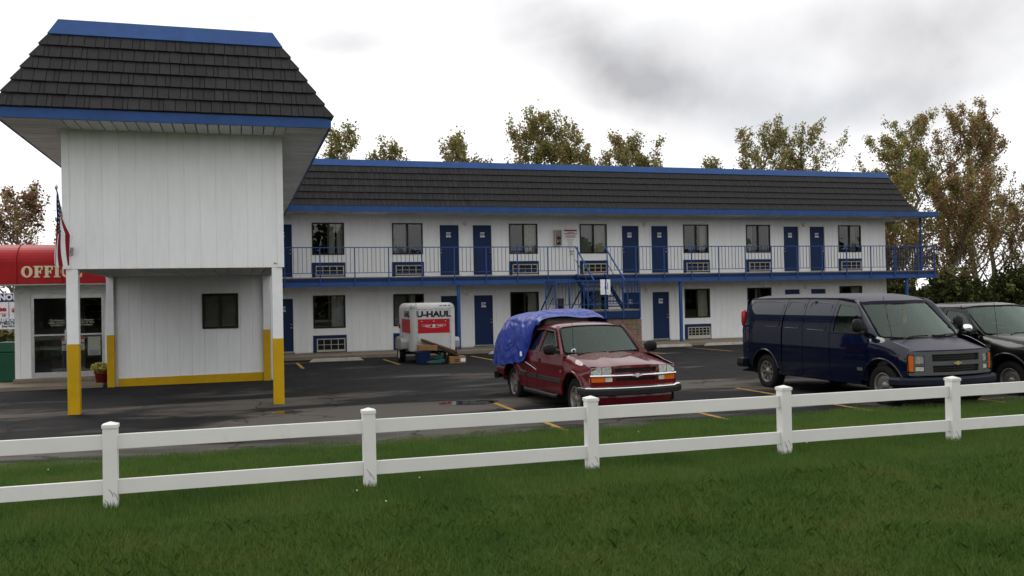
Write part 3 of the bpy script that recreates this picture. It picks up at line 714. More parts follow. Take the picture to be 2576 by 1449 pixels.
notice(13.11, 13.70, 4.44, 4.83, 'wide white notice with red and blue bands beside the extinguisher cabinet', [(.70, .30, 'signblue', .03), (.38, .40, 'signred', .022), (.26, .46, 'signred', .022), (.13, .4, 'signred', .02)], [(.80, .97, 'signred'), (.5, .57, 'signblue')])
notice(13.23, 13.53, 3.98, 4.42, 'narrow white notice headed ECONOMY INN below the wide notice', [(.82 - .075 * i, .22 + .03 * (i % 3) - .03, 'ink', .007) for i in range(10)], [], ('ECONOMY INN', .042, .93))
notice(13.31, 13.53, 3.69, 3.95, 'lowest small notice with a red band on the upper motel wall', [(.6, .12, 'signblue', .02), (.45, .13, 'signblue', .02), (.3, .12, 'signblue', .02)], [(.80, .95, 'signred')])

# ================================================================== STAIRCASE
st = thing('staircase', (12.7, 31.5, -.05), 'blue steel staircase with railed landing on a tan block base', 'staircase')
LX0, LX1, LY0, LY1, LZ = 11.05, 14.42, 31.0, 32.12, 1.50
m = MB(); m.box(LX0, LX1, LY0 + .03, LY1, LZ - .05, LZ); m.build('landing', 'concrete', st)
m = MB(); m.box(LX0, LX1, LY0, LY0 + .05, LZ - .33, LZ - .055); m.box(LX0, LX0 + .05, LY0 + .05, LY1, LZ - .33, LZ - .055); m.box(LX1 - .05, LX1, LY0 + .05, LY1, LZ - .33, LZ - .055); m.build('landing_beam', 'dblue', st)
# block base
m = MB(); m.box(LX0 + .08, LX1 - .12, LY0 + .12, LY1 - .1, -.1, LZ - .34); base = m.build('block_wall', 'mortar', st)
bw, bh = .395, .20; zc = -.06; r = 0
bmesh_b = MB(); bmesh_b.box(0, bw - .012, 0, .06, 0, bh - .012); bfull = bmesh_b.data('block', 'block'); bmesh_b = MB(); bmesh_b.box(0, bw / 2 - .012, 0, .06, 0, bh - .012); bhalf = bmesh_b.data('block', 'block')
while zc < LZ - .4:
    x = LX0 + .08 ; first = r % 2
    while x < LX1 - .13:
        if first: inst('block', bhalf, base, (x, LY0 + .07 + random.uniform(-.003, .003), zc)); x += bw / 2; first = 0
        elif x + bw > LX1 - .1: inst('block', bhalf, base, (x, LY0 + .07, zc)); x += bw / 2
        else: inst('block', bfull, base, (x, LY0 + .07 + random.uniform(-.003, .003), zc)); x += bw
    zc += bh; r += 1
# upper flight (deck -> landing, towards the lot), lower flight (landing -> ground, back towards the wall)
def flight(x0, x1, ya, za, yb, zb_, n):
    for x in (x0, x1):
        m = MB(); m.hexa([(x - .02, ya, za - .26), (x + .02, ya, za - .26), (x + .02, yb, zb_ - .26), (x - .02, yb, zb_ - .26), (x - .02, ya, za), (x + .02, ya, za), (x + .02, yb, zb_), (x - .02, yb, zb_)]); m.build('stringer', 'dblue', st)
    for i in range(n):
        t = (i + .5) / n; y = ya + (yb - ya) * t; z = za + (zb_ - za) * t - .06; m = MB(); m.box(x0 + .025, x1 - .025, y - .14, y + .14, z, z + .045); m.build('tread', 'dblue', st)
flight(13.03, 14.26, YD - .08, 2.92, 32.1, 1.55, 7)
flight(11.35, 12.55, 32.1, 1.52, 34.15, .06, 7)
def handrail(x, ya, za, yb, zb_, h=1.08):
    m = MB(); m.bar((x, ya, za + h), (x, yb, zb_ + h), .045); m.build('handrail', 'blue', st)
    m = MB(); m.bar((x, ya, za + h * .5), (x, yb, zb_ + h * .5), .022); m.build('mid_rail', 'dblue', st)
handrail(13.01, YD - .1, 2.94, 32.1, 1.53); handrail(14.28, YD - .1, 2.94, 32.1, 1.53)
handrail(11.33, 32.05, 1.46, 34.1, .05, 1.02); handrail(12.57, 32.05, 1.46, 34.1, .05, 1.02)
for x, y in ((11.33, 34.1), (12.57, 34.1)):
    m = MB(); m.box(x - .02, x + .02, y - .02, y + .02, .05, 1.08); m.build('rail_post', 'blue', st)
for x, y in ((LX0 + .02, LY0), (11.6, LY0), (12.32, LY0), (13.0, LY0), (13.72, LY0), (LX1 - .02, LY0), (LX0 + .02, LY1), (LX1 - .02, LY1), (12.6, LY1), (13.0, LY1)):
    m = MB(); m.box(x - .02, x + .02, y - .022, y + .018, LZ - .33, LZ + 1.09); m.build('rail_post', 'blue', st)
m = MB(); m.box(LX0, LX1, LY0 - .02, LY0 + .02, LZ + 1.06, LZ + 1.10); m.box(LX0, LX1, LY0 - .012, LY0 + .012, LZ + .2, LZ + .225)
m.box(LX0, LX0 + .04, LY0 + .02, LY1, LZ + 1.06, LZ + 1.10); m.box(LX1 - .04, LX1, LY0 + .02, LY1, LZ + 1.06, LZ + 1.10); m.build('landing_rail', 'blue', st)
m = MB(); m.box(-.0075, .0075, -.0075, .0075, .21, 1.07); bal2 = m.data('baluster', 'dblue')
x = LX0 + .14
while x < LX1 - .05:
    if not (12.8 < x < 12.95): inst('baluster', bal2, st, (x, LY0, LZ))
    x += .125
for x in (LX0 + .02, LX1 - .02):
    for j in range(1, 8): inst('baluster', bal2, st, (x, LY0 + j * .135, LZ))
# white board hung on the landing rail
t = thing('hung_board', (13.0, LY0 + .05, 2.06), 'white board with flaking blue paint hung on the stair landing rail', 'board')
m = MB(); m.box(12.80, 13.19, LY0 - .055, LY0 - .03, 2.06, 2.62); p = m.build('panel', 'sheet', t)
m = MB(); rr = random.Random(4); L = []
for i in range(15):
    z = 2.06 + .56 * i / 14; L.append((13.0 - .012 - rr.uniform(0, .03), z))
for i in range(14, -1, -1): L.append((13.02 + rr.uniform(0, .025), 2.06 + .56 * i / 14))
m.prism(L, lambda a, c: (a, LY0 - .057, c), lambda a, c: (a, LY0 - .054, c)); m.build('paint_streak', 'blue', p)
m = MB(); m.lathe([(.02, 0), (.03, 0)], (13.09, LY0 - .057, 2.13), 'y', 14); m.box(13.07, 13.1, LY0 - .058, LY0 - .0555, 2.25, 2.5); m.build('paint_mark', 'blue', p)
# ================================================================== OFFICE (porte-cochere tower)
YT = 18.45; YB = 24.36; TX0, TX1 = -3.067, .886; TZ0, TZ1 = 2.72, 5.31
office = thing('office_building', (-1.1, YB, 0), 'white office block on yellow-footed posts with steep charcoal tiled roof and blue bands', 'office building')
m = MB(); m.box(TX0, TX1, YT, YT + .15, TZ0, 5.45); m.box(TX0, TX0 + .15, YT + .15, 33, TZ0, 5.45); m.box(TX1 - .15, TX1, YT + .15, 33, TZ0, 5.45); m.box(TX0 + .15, TX1 - .15, YT + .15, 33, TZ0 + .05, TZ0 + .15)
ow = m.build('upper_wall', 'wall', office)
siding(ow, TX0 + .10, TX1 - .10, TZ0 - .02, TZ1 + .02, YT, .283)
for x in (TX0, TX1 - .1): m = MB(); m.box(x - .012, x + .112, YT - .028, YT + .06, TZ0 - .02, TZ1 + .03); m.build('corner_board', 'trim', office)
m = MB(); m.lathe([(.001, -.02), (.012, -.015), (.012, 0)], (TX1 - .17, YT - .013, TZ0 + .06), 'y', 8); m.bar((TX1 - .16, YT - .02, TZ0 + .06), (TX1 - .09, YT - .02, TZ0 + .05), .006); m.build('cable_stub', 'black', office)
# underside planks of the porte-cochere
for j, (ya, yb) in enumerate(((YT + .06, 21.6), (21.61, YB - .02))):
    n = 15
    for i in range(n):
        w = (TX1 - TX0 - .1) / n; x = TX0 + .05 + i * w; m = MB(); dz = random.uniform(0, .012)
        m.box(x + .010, x + w - .010, ya, yb, TZ0 + .0 + dz, TZ0 + .03 + dz); m.build('ceiling_board', 'soffit', office)
# lower office: front wall with window, yellow base board
win = (-.86, .02, 1.37, 2.27)
m = MB(); wall_open(m, TX0 + .05, TX1 - .1, 0, TZ0 + .03, YB, YB + .15, [win]); m.box(TX0 + .05, TX0 + .2, YB + .15, 33, 0, TZ0 + .03); m.box(TX1 - .15, TX1 - .04, YB + .15, 33, 0, TZ0 + .03); m.box(TX0 + .2, TX1 - .15, 27.4, 27.5, 0, TZ0)
lw = m.build('lower_wall', 'wall', office)
siding(lw, TX0 + .2, TX1 - .24, .19, TZ0 + .01, YB, .292, [win])
m = MB(); m.hexa([(TX0 + .22, YB - .035, -.03), (TX1 - .26, YB - .035, -.03), (TX1 - .26, YB, -.03), (TX0 + .22, YB, -.03), (TX0 + .22, YB - .035, .195), (TX1 - .26, YB - .035, .215), (TX1 - .26, YB, .215), (TX0 + .22, YB, .195)]); m.build('base_board', 'yellow', office)
w_ = window(office, *win, YB, (), f=.055)
m = MB()
for i in range(26):
    z = 1.43 + .03 * i; m.add([(win[0] + .06, YB + .06, z), (win[1] - .06, YB + .06, z), (win[1] - .06, YB + .066, z + .029), (win[0] + .06, YB + .066, z + .029)], [(0, 1, 2, 3)])
m.build('venetian_blind', 'beige', w_)
def post(x, y, w, ztop, zy):
    m = MB(); m.box(x - w / 2, x + w / 2, y, y + w, zy, ztop); p = m.build('post', 'trim', office, bevel=.008)
    m = MB(); m.box(x - w / 2 - .003, x + w / 2 + .003, y - .003, y + w + .003, -.06, zy + .001); m.build('painted_foot', 'yellow', p, bevel=.008)
post(-2.93, YT + .0, .20, TZ0, 1.30); post(.76, YT + .0, .20, TZ0, 1.29); post(-3.005, YB - .13, .165, TZ0, 1.28); post(.715, YB - .13, .165, TZ0, 1.31)
m = MB(); m.box(TX1 - .06, TX1 - .02, YB + .04, YB + .1, .0, TZ0); m.build('corner_board', 'trim', office)
# meter box and hose on the side wall
m = MB(); m.box(TX1 - .02, TX1 + .08, YB + 1.6, YB + 1.9, .55, .95); m.cyl((TX1 + .03, YB + 1.75, .55), (TX1 + .03, YB + 1.75, .1), .02); m.build('meter_box', 'dalu', office)
# roof: fascia, soffit, mansard with tiles
EX0, EX1, EY = -3.95, 1.76, 17.42; RZ0, RZ1 = 5.475, 7.30; INS = 1.05; EYB = 36
m = MB(); m.box(EX0, EX1, EY, EY + .05, RZ0 - .18, RZ0); m.box(EX1 - .05, EX1, EY + .05, EYB, RZ0 - .18, RZ0); m.box(EX0, EX0 + .05, EY + .05, EYB, RZ0 - .18, RZ0); m.build('fascia', 'blue', office)
m = MB(); m.box(EX0 + .05, EX1 - .05, EY + .05, EYB, RZ0 - .04, RZ0 - .01); eav = m.build('eave', 'room', office)  # dark colour stands in for shade showing between the soffit panels
zS = RZ0 - .182; n = 20
for i in range(n):
    w = (TX1 - TX0 + .1) / n; x = TX0 - .05 + i * w; m = MB(); m.box(x + .009, x + w - .009, EY + .055, YT - .03, zS, zS + .02); m.build('soffit_panel', 'soffit', eav)
m = MB(); m.box(0, EX1 - TX1 - .06, 0, .274, 0, .02); sr = m.data('soffit_panel', 'soffit'); m = MB(); m.box(0, TX0 - EX0 - .06, 0, .274, 0, .02); sl = m.data('soffit_panel', 'soffit')
y = EY + .06
while y < 35.4:
    dz = random.uniform(-.003, .003)
    inst('soffit_panel', sr, eav, (TX1 + .008 if y > YT - .4 else TX1 + .056, y, zS + .001 + dz)); inst('soffit_panel', sl, eav, (EX0 + .052, y, zS + .001 + dz)); y += .296
ty = EY + INS; tx0, tx1 = -3.06 , .71
m = MB()
m.add([(EX0, EY, RZ0), (EX1, EY, RZ0), (tx1, ty, RZ1), (tx0, ty, RZ1), (EX1, EYB, RZ0), (tx1, EYB - .5, RZ1), (EX0, EYB, RZ0), (tx0, EYB - .5, RZ1)],
      [(0, 1, 2, 3), (1, 4, 5, 2), (3, 2, 5, 7), (4, 6, 7, 5), (0, 3, 7, 6), (0, 6, 4, 1)])
orf = m.build('roof', 'tileback', office)
et = Vector((0, INS, RZ1 - RZ0)); Ls = et.length; et.normalize(); TL = Ls - .34; kl = (tx0 - EX0) / Ls; kr = (EX1 - tx1) / Ls
roof_face(orf, (EX0, EY, RZ0), (1, 0, 0), et, EX1 - EX0, TL, kl, kr, 6, 280, 9)
# side faces (seen only from the side): joined tiles
for sgn, x0, run in ((1, EX1, EX1 - tx1), (-1, EX0, tx0 - EX0)):
    e2 = Vector((-sgn * run, 0, RZ1 - RZ0)).normalized()
    if sgn > 0: roof_face(orf, (x0, EY, RZ0), (0, 1, 0), e2, EYB - EY, TL, INS / Ls, 0, 6, 0, 21)
    else: roof_face(orf, (x0, EYB, RZ0), (0, -1, 0), e2, EYB - EY, TL, 0, INS / Ls, 6, 0, 22)
nr = Vector((0, -et.z, et.y))
P = lambda x, t, h: (x, EY + et.y * t + nr.y * h, RZ0 + et.z * t + nr.z * h)
xa0, xa1 = EX0 + kl * TL, EX1 - kr * TL
m = MB(); m.hexa([P(xa0 - .03, TL - .01, .0), P(xa1 + .03, TL - .01, .0), P(tx1 + .02, Ls, .0), P(tx0 - .02, Ls, .0), P(xa0 - .05, TL - .01, .05), P(xa1 + .05, TL - .01, .05), P(tx1 + .04, Ls + .02, .05), P(tx0 - .04, Ls + .02, .05)]); m.build('ridge_band', 'blue', orf)
m = MB(); m.box(tx0 - .03, tx1 + .03, ty - .035, ty + .25, RZ1 + .018, RZ1 + .045); m.build('ridge_cap', 'dalu', orf)
for x0, xt, s in ((EX0, xa0, 1), (EX1, xa1, -1)):
    hip_caps(orf, (x0, EY, RZ0), (xt, EY + et.y * TL, RZ0 + et.z * TL), 6, (s, 0, 0, 0, -et.z, et.y), (0, 1, 0, -s * et.z, 0, et.y))

# office entrance: wall, glass door front, barrel awning
YO = 25.62
m = MB(); m.box(-5.40, -5.02, YO, YO + .18, .20, 2.62); m.box(-5.02, -3.0, YO, YO + .18, 2.33, 2.62); m.box(-3.32, -3.0, YO, YO + .18, .2, 2.33); m.box(-5.40, -5.25, YO + .18, 33, .1, 2.62); m.box(-5.25, -3.05, 29.4, 29.5, .2, 2.62); m.box(-5.40, -3.0, YO + .1, 33, 2.63, 2.75)
ew = m.build('entrance_wall', 'siding', office)
for x0, x1 in ((-5.405, -5.28), (-5.275, -5.035)): m = MB(); m.box(x0, x1, YO - .02, YO, .2, 2.5); m.build('trim_board', 'trim', ew)
m = MB(); m.box(-5.0, -3.1, YO - .02, YO, 2.40, 2.55); m.build('trim_board', 'trim', ew)
m = MB(); f = .06
for a, c in ((-5.02, -4.16), (-4.155, -3.32)):
    m.box(a, a + f, YO - .01, YO + .06, .2, 2.33); m.box(c - f, c, YO - .01, YO + .06, .2, 2.33); m.box(a + f, c - f, YO - .01, YO + .06, .2, .34); m.box(a + f, c - f, YO - .01, YO + .06, 2.23, 2.33); m.box(a + f, c - f, YO + .0, YO + .05, 1.27, 1.31)
dr = m.build('entrance_door', 'alu', office)
for a, c in ((-4.96, -4.22), (-4.095, -3.38)):
    for z0, z1 in ((.34, 1.27), (1.31, 2.23)): m = MB(); m.add([(a, YO + .03, z0), (c, YO + .03, z0), (c, YO + .03, z1), (a, YO + .03, z1)], [(0, 1, 2, 3)]); m.build('pane', 'doorglass', dr)
m = MB(); m.box(-4.25, -4.2, YO - .05, YO - .03, 1.13, 1.42); m.build('door_handle', 'alu', dr)
for i, ln in enumerate(('This Property', 'Under 24 Hour', 'Surveillance')):
    for xx in (-4.44, -3.75): m = MB(); m.mesh(text(ln, .062, .001, ext=.0004), facing((xx, YO + .027, 1.66 - .062 * i))); m.build('lettering', 'beige', dr)
for x0, x1, z0, z1 in ((-4.33, -4.2, .88, 1.19), (-4.09, -3.8, .88, 1.22), (-3.72, -3.42, .74, 1.22)):
    m = MB(); m.box(x0, x1, YO + .022, YO + .027, z0, z1, 0); m.box(x0 + .01, x1 - .01, YO + .020, YO + .022, z1 - .06, z1 - .01, 1); m.box(x0 + .01, x1 - .01, YO + .020, YO + .022, z1 - .17, z1 - .14, 2)
    for k in range(5): m.box(x0 + .03, x1 - .03, YO + .020, YO + .022, z0 + .02 + .025 * k, z0 + .028 + .025 * k, 3)
    m.build('door_notice', ['curtain2', 'signred' if x1 < -3.6 else 'curtain2', 'signblue' if x1 < -3.6 else 'curtain2', 'ink'], dr)
# things dimly seen in the lobby
t = thing('lobby_chair', (-4.7, 26.6, .2), 'lobby chair with curved tubular arms behind the glass door', 'chair')
for yy in (26.3, 26.75):
    m = MB(); m.tube([(-4.98, yy, .9), (-4.6, yy, .9), (-4.48, yy, .85), (-4.42, yy, .74), (-4.42, yy, .2)], .014, 6); m.build('arm', 'steel', t)
m = MB(); m.box(-4.98, -4.5, 26.28, 26.77, .6, .68); m.build('seat', 'seat', t, bevel=.02)
m = MB(); m.box(-5.02, -4.96, 26.28, 26.77, .68, 1.1); m.build('backrest', 'seat', t, bevel=.02)
t = thing('lobby_shelf', (-3.8, 28.6, .2), 'dark lobby shelving with pale shelf edges behind the glass door', 'shelf')
m = MB(); m.box(-4.25, -3.2, 28.8, 28.85, .2, 2.3); m.build('back_panel', 'room', t)
for z in (.55, 1.05, 1.4, 1.62, 1.85, 2.05): m = MB(); m.box(-4.25, -3.2, 28.5, 28.8, z, z + .025); m.build('shelf_board', 'curtain2', t)
# awning
AX0, AX1, AY, AZ0, AZ1, AZ2 = -8.2, -3.14, 24.72, 2.585, 3.13, 3.60
prof = [(AY, AZ0), (AY, AZ1)] + [(AY + .85 * (1 - math.cos(a)), AZ1 + (AZ2 - AZ1) * math.sin(a)) for a in [R(10 * k) for k in range(1, 10)]] + [(YO + .05, AZ2), (YO + .05, AZ0)]
m = MB(); nP = len(prof)
vs = [(x, y, z) for x in (AX0, AX1) for y, z in prof]
m.add(vs, [(i, i + 1, nP + i + 1, nP + i) for i in range(nP - 1)], 0, False); m.add(vs, [tuple(range(nP)), tuple(range(2 * nP - 1, nP - 1, -1))])
awn = m.build('awning', 'red', office)
m = MB(); m.box(AX0 + .02, AX1 - .02, AY + .02, YO, AZ0 - .03, AZ0 - .004); m.build('awning_ceiling', 'soffit', awn)
for i in range(6):
    x = AX0 + .0 + i * (AX1 - AX0) / 5; m = MB(); m.tube([(x, y - .012, z + .008) for y, z in prof[:11]], .012, 6); m.build('awning_seam', 'red', awn)
def glyph(c):
    el = lambda rx, rz, a0, a1, n: [(.36 + rx * math.cos(R(a0 + (a1 - a0) * i / n)), .5 + rz * math.sin(R(a0 + (a1 - a0) * i / n))) for i in range(n + 1)]
    if c == 'O': return [[p for p in el(.38, .5, 0, 180, 16)] + [p for p in el(.16, .36, 180, 0, 16)], [p for p in el(.38, .5, 180, 360, 16)] + [p for p in el(.16, .36, 360, 180, 16)]], .80
    if c == 'C': return [el(.38, .5, 62, 298, 24) + el(.17, .36, 300, 60, 20), [(.56, .62), (.68, .62), (.70, .98), (.62, .98), (.545, .83)]], .76
    if c == 'F': return [[(0, 0), (.42, 0), (.42, .1), (.32, .1), (.32, .42), (.43, .42), (.43, .32), (.51, .32), (.51, .68), (.43, .68), (.43, .56), (.32, .56), (.32, .87), (.48, .87), (.53, .66), (.62, .66), (.62, 1), (0, 1), (0, .9), (.09, .9), (.09, .1), (0, .1)]], .68
    if c == 'E': return [[(0, 0), (.64, 0), (.67, .36), (.58, .36), (.52, .13), (.32, .13), (.32, .44), (.42, .44), (.42, .33), (.5, .33), (.5, .68), (.42, .68), (.42, .57), (.32, .57), (.32, .87), (.48, .87), (.54, .68), (.63, .68), (.63, 1), (0, 1), (0, .9), (.09, .9), (.09, .1), (0, .1)]], .72
    return [[(0, 0), (.42, 0), (.42, .1), (.33, .1), (.33, .9), (.42, .9), (.42, 1), (0, 1), (0, .9), (.09, .9), (.09, .1), (0, .1)]], .48
def slab_word(word, x, z, h, y, parent, mat, name='letter', xs=1.):
    for c in word:
        if c == ' ': x += h * .4; continue
        polys, adv = glyph(c); m = MB()
        for p in polys: m.prism(p, lambda a, b: (x + a * h * xs, y, z + b * h), lambda a, b: (x + a * h * xs, y - .012, z + b * h))
        m.build(name, mat, parent); x += adv * h * xs
    return x
slab_word('OFFICE', -5.05, 2.74, .285, AY - .002, awn, 'cream', xs=1.17)

# ------------------------------------------------------------------ things round the office
# flag on an angled staff
t = thing('flag', (-2.95, YT - .03, 3.0), 'stars and stripes flag hanging limp from an angled staff on the white wall', 'flag')
m = MB(); m.box(-3.0, -2.9, YT - .05, YT - .014, 2.96, 3.10); m.cyl((-2.95, YT - .05, 3.02), (-2.965, YT - .2, 3.16), .025); m.build('bracket', 'dalu', t)
PA, PB = Vector((-2.952, YT - .06, 3.03)), Vector((-3.03, 17.62, 4.10))
m = MB(); m.cyl(PA, PB, .014, .012, 8); m.lathe([(.001, .06), (.025, .04), (.03, .015), (.02, -.01), (.012, -.03)], PB, 'z', 10); m.build('staff', 'steel', t)
fl = MB(); nu, nv = 60, 26; dirp = (PA - PB).normalized(); V = []
for i in range(nu + 1):
    for j in range(nv + 1):
        u, v = i / nu, j / nv
        h = PB + dirp * (.05 + .72 * v * (1 - .25 * u))
        fall = 1.26 * u
        fold = math.sin(v * 9.5 + u * 1.6) * .055 * min(1, u * 3) + math.sin(v * 17 + u * 3) * .018
        V.append((h.x - .13 * math.sin(u * 1.9) * (1 - .35 * v) + fold * .9 + (.17 * v + .03) * min(1, u * 2.5), h.y + fold * .8 + .02 * u, h.z - fall * (.985 - .40 * v * v)))
fs, fm = [], []
for i in range(nu):
    for j in range(nv):
        mi = (j // 2) % 2
        if i < 28 and j < 14: mi = 3 if (i % 4 == 1 and j % 3 == 1) else 2
        fs.append((i * (nv + 1) + j, i * (nv + 1) + j + 1, (i + 1) * (nv + 1) + j + 1, (i + 1) * (nv + 1) + j)); fm.append(mi)
fl.v = V; fl.f = fs; fl.m = fm; fl.sm = [True] * len(fs)
fl.build('cloth', ['flagred', 'signwhite', 'flagblue', 'signwhite'], t)
# litter bin
t = thing('litter_bin', (-5.66, 26.2, .1), 'dark green plastic litter bin with domed lid beside the office door', 'litter bin')
m = MB(); q = .21; m.hexa([(-5.86, 26.0, .1), (-5.44, 26.0, .1), (-5.44, 26.4, .1), (-5.86, 26.4, .1), (-5.89, 25.97, .86), (-5.41, 25.97, .86), (-5.41, 26.43, .86), (-5.89, 26.43, .86)]); m.build('body', 'bin', t, bevel=.03)
m = MB(); m.hexa([(-5.915, 25.95, .865), (-5.39, 25.95, .865), (-5.39, 26.45, .865), (-5.915, 26.45, .865), (-5.86, 26.0, 1.13), (-5.44, 26.0, 1.13), (-5.44, 26.4, 1.13), (-5.86, 26.4, 1.13)]); m.build('lid', 'bin', t, bevel=.04)
# flower pot
t = thing('flower_pot', (-3.27, 24.62, .1), 'red clay pot of pale yellow flowers by the corner post', 'flower pot')
m = MB(); m.lathe([(.001, .0), (.12, .0), (.16, .22), (.175, .225), (.175, .27), (.155, .27), (.15, .24), (.001, .24)], (-3.27, 24.62, .1), 'z', 20); m.build('pot', 'pot', t)
def leaves(m, c, rad, n, size, rr, mis=(0,), flat=.6):
    for _ in range(n):
        while True:
            p = Vector((rr.uniform(-1, 1), rr.uniform(-1, 1), rr.uniform(-1, 1)))
            if p.length < 1: break
        p = Vector((p.x * rad[0], p.y * rad[1], p.z * rad[2])) + Vector(c)
        a = Vector((rr.uniform(-1, 1), rr.uniform(-1, 1), rr.uniform(-1, 1))).normalized(); b_ = a.orthogonal().normalized(); b_.rotate(Matrix.Rotation(rr.uniform(0, 6.3), 3, a)); s = size * rr.uniform(.6, 1.3)
        m.add([p - b_ * s * .5, p + a.cross(b_) * s * flat * .5, p + b_ * s * .5, p - a.cross(b_) * s * flat * .5], [(0, 1, 2, 3)], rr.choice(mis))
rr = random.Random(3)
m = MB(); leaves(m, (-3.29, 24.6, .42), (.2, .18, .1), 380, .06, rr); m.build('foliage', 'leafg', t)
m = MB(); leaves(m, (-3.29, 24.59, .48), (.23, .2, .13), 520, .055, rr, flat=.9); m.build('blossom', 'petal', t)
# price sign behind the office
t = thing('price_sign', (-7.1, 31.0, .0), 'white motel price sign with blue bands seen past the office corner', 'sign')
SX0, SX1, SY = -8.6, -5.9, 31.0; SZ0, SZ1 = 1.36, 2.47
m = MB(); m.box(SX0, SX1, SY, SY + .12, SZ0, SZ1); sg = m.build('sign_panel', 'signwhite', t)
m = MB(); m.box(SX0, SX1, SY - .006, SY, SZ1 - .275, SZ1 - .03); m.build('blue_band', 'signblue', sg)
m = MB(); m.box(SX0, SX1, SY - .006, SY, SZ0 + .205, SZ0 + .325); m.build('blue_band', 'signblue', sg)
m = MB(); m.box(-6.70, -6.685, SY - .006, SY, SZ0 + .345, SZ1 - .295); m.build('divider', 'signblue', sg)
def sgn(body, x, z, size, mt, bold=.008, align='CENTER', xs=1.):
    m = MB(); m.mesh(text(body, size, bold, align), facing((x, SY - .009, z), xs)); m.build('lettering', mt, sg)
for ch, xx in (('E', -7.40), ('C', -7.23), ('O', -7.05), ('N', -6.87), ('O', -6.68), ('M', -6.48), ('Y', -6.27)): sgn(ch, xx, 2.325, .235, 'signwhite', .014)
sgn('99', -6.865, 1.925, .20, 'signred', .012, xs=1.0); sgn('UP', -6.83, 1.775, .085, 'signred', .004, xs=1.0)
m = MB(); m.box(-7.1, -6.745, SY - .008, SY, 1.828, 1.838); m.build('rule', 'signred', sg)
sgn('$', -6.575, 1.935, .15, 'signred', .01); sgn('2', -6.41, 1.86, .42, 'signred', .018)
sgn('REMODELED', -6.585, 1.632, .125, 'signwhite', .006, xs=1.1); sgn('TV • Micro / Fridge', -6.70, 1.525, .078, 'ink', .003, xs=1.0); sgn('Free Wi-Fi •', -6.68, 1.445, .078, 'ink', .003, xs=1.08)
for x in (-8.4, -6.1): m = MB(); m.box(x - .05, x + .05, SY + .12, SY + .22, -.3, SZ1); m.build('leg', 'dalu', t)

# ================================================================== FENCE
fx0 = -1.171; fy = 9.317
fence = thing('rail_fence', (fx0 + 4.9, fy, .1), 'white vinyl two-rail fence crossing the lawn in front of the car park', 'fence')
m = MB(); m.box(-.0635, .0635, -.0635, .0635, -.3, .75); fp = m.build('_post', 'vinyl', None, bevel=.006); fpm = fp.data; bpy.data.objects.remove(fp); fpm.name = 'post'
m = MB(); m.box(-.071, .071, -.071, .071, .75, .782); m.add([(-.071, -.071, .782), (.071, -.071, .782), (.071, .071, .782), (-.071, .071, .782), (0, 0, .808)], [(0, 1, 4), (1, 2, 4), (2, 3, 4), (3, 0, 4)]); fcm = m.data('cap', 'vinyl')
m = MB(); m.box(0, 2.44 - .127 + .0, -.019, .019, 0, .14); fr = m.build('_rail', 'vinyl', None, bevel=.005); frm = fr.data; bpy.data.objects.remove(fr); frm.name = 'rail'
zp = [lawnz(fx0 + 2.44 * i, fy) for i in range(-4, 9)]
for k, i in enumerate(range(-4, 9)):
    x = fx0 + 2.44 * i; z0 = .098
    p = inst('post', fpm, fence, (x, fy, z0)); p.rotation_euler = (random.uniform(-.006, .006), random.uniform(-.006, .006), random.uniform(-.02, .02))
    c = bpy.data.objects.new('cap', fcm); COL.objects.link(c); c.parent = p
    if i < 8:
        for zz in (.12, .545):
            r_ = inst('rail', frm, fence, (x + .0635, fy, z0 + zz)); r_.rotation_euler = (0, random.uniform(-.0015, .0015), 0)
    # scuffs from the mower trimmer low on each post
    rr = random.Random(i + 40)
    for q in range(3):
        xx = rr.uniform(-.05, .03); zz = rr.uniform(.04, .2); m = MB(); m.tube([(xx, -.0643, zz), (xx + .025, -.0645, zz - .03), (xx + .04, -.0643, zz - .075)], .0022, 4)
        s_ = bpy.data.objects.new('scuff', m.data('scuff', 'dgrey')); COL.objects.link(s_); s_.parent = p

# ================================================================== WHEEL STOPS
WS = [(.45, 29.0, 'pale concrete wheel stop half hidden by the yellow-footed post'), (3.25, 31.75, 'pale concrete wheel stop in front of door 102 window'), (9.85, 32.55, 'concrete wheel stop poking out behind the tarp-covered pickup'),
      (16.45, 32.62, 'concrete wheel stop below door 106 beside the red pickup mirror'), (18.85, 32.6, 'concrete wheel stop left of the navy van near the blue support post')]
wsm = MB(); L = .93
for x, s in ((0, 0),):
    wsm.hexa([(-L, -.09, 0), (L, -.09, 0), (L, .09, 0), (-L, .09, 0), (-L + .14, -.055, .11), (L - .14, -.055, .11), (L - .14, .055, .11), (-L + .14, .055, .11)])
o = wsm.build('_s', 'stop', None, bevel=.015); wsd = o.data; bpy.data.objects.remove(o); wsd.name = 'wheel_stop'
for x, y, lb in WS:
    o = bpy.data.objects.new('wheel_stop', wsd); COL.objects.link(o); o.location = (x, y, lotz(y)); o.rotation_euler = (0, 0, random.uniform(-.02, .02)); tag(o, lb, 'wheel stop', 'concrete wheel stops along the walkway')

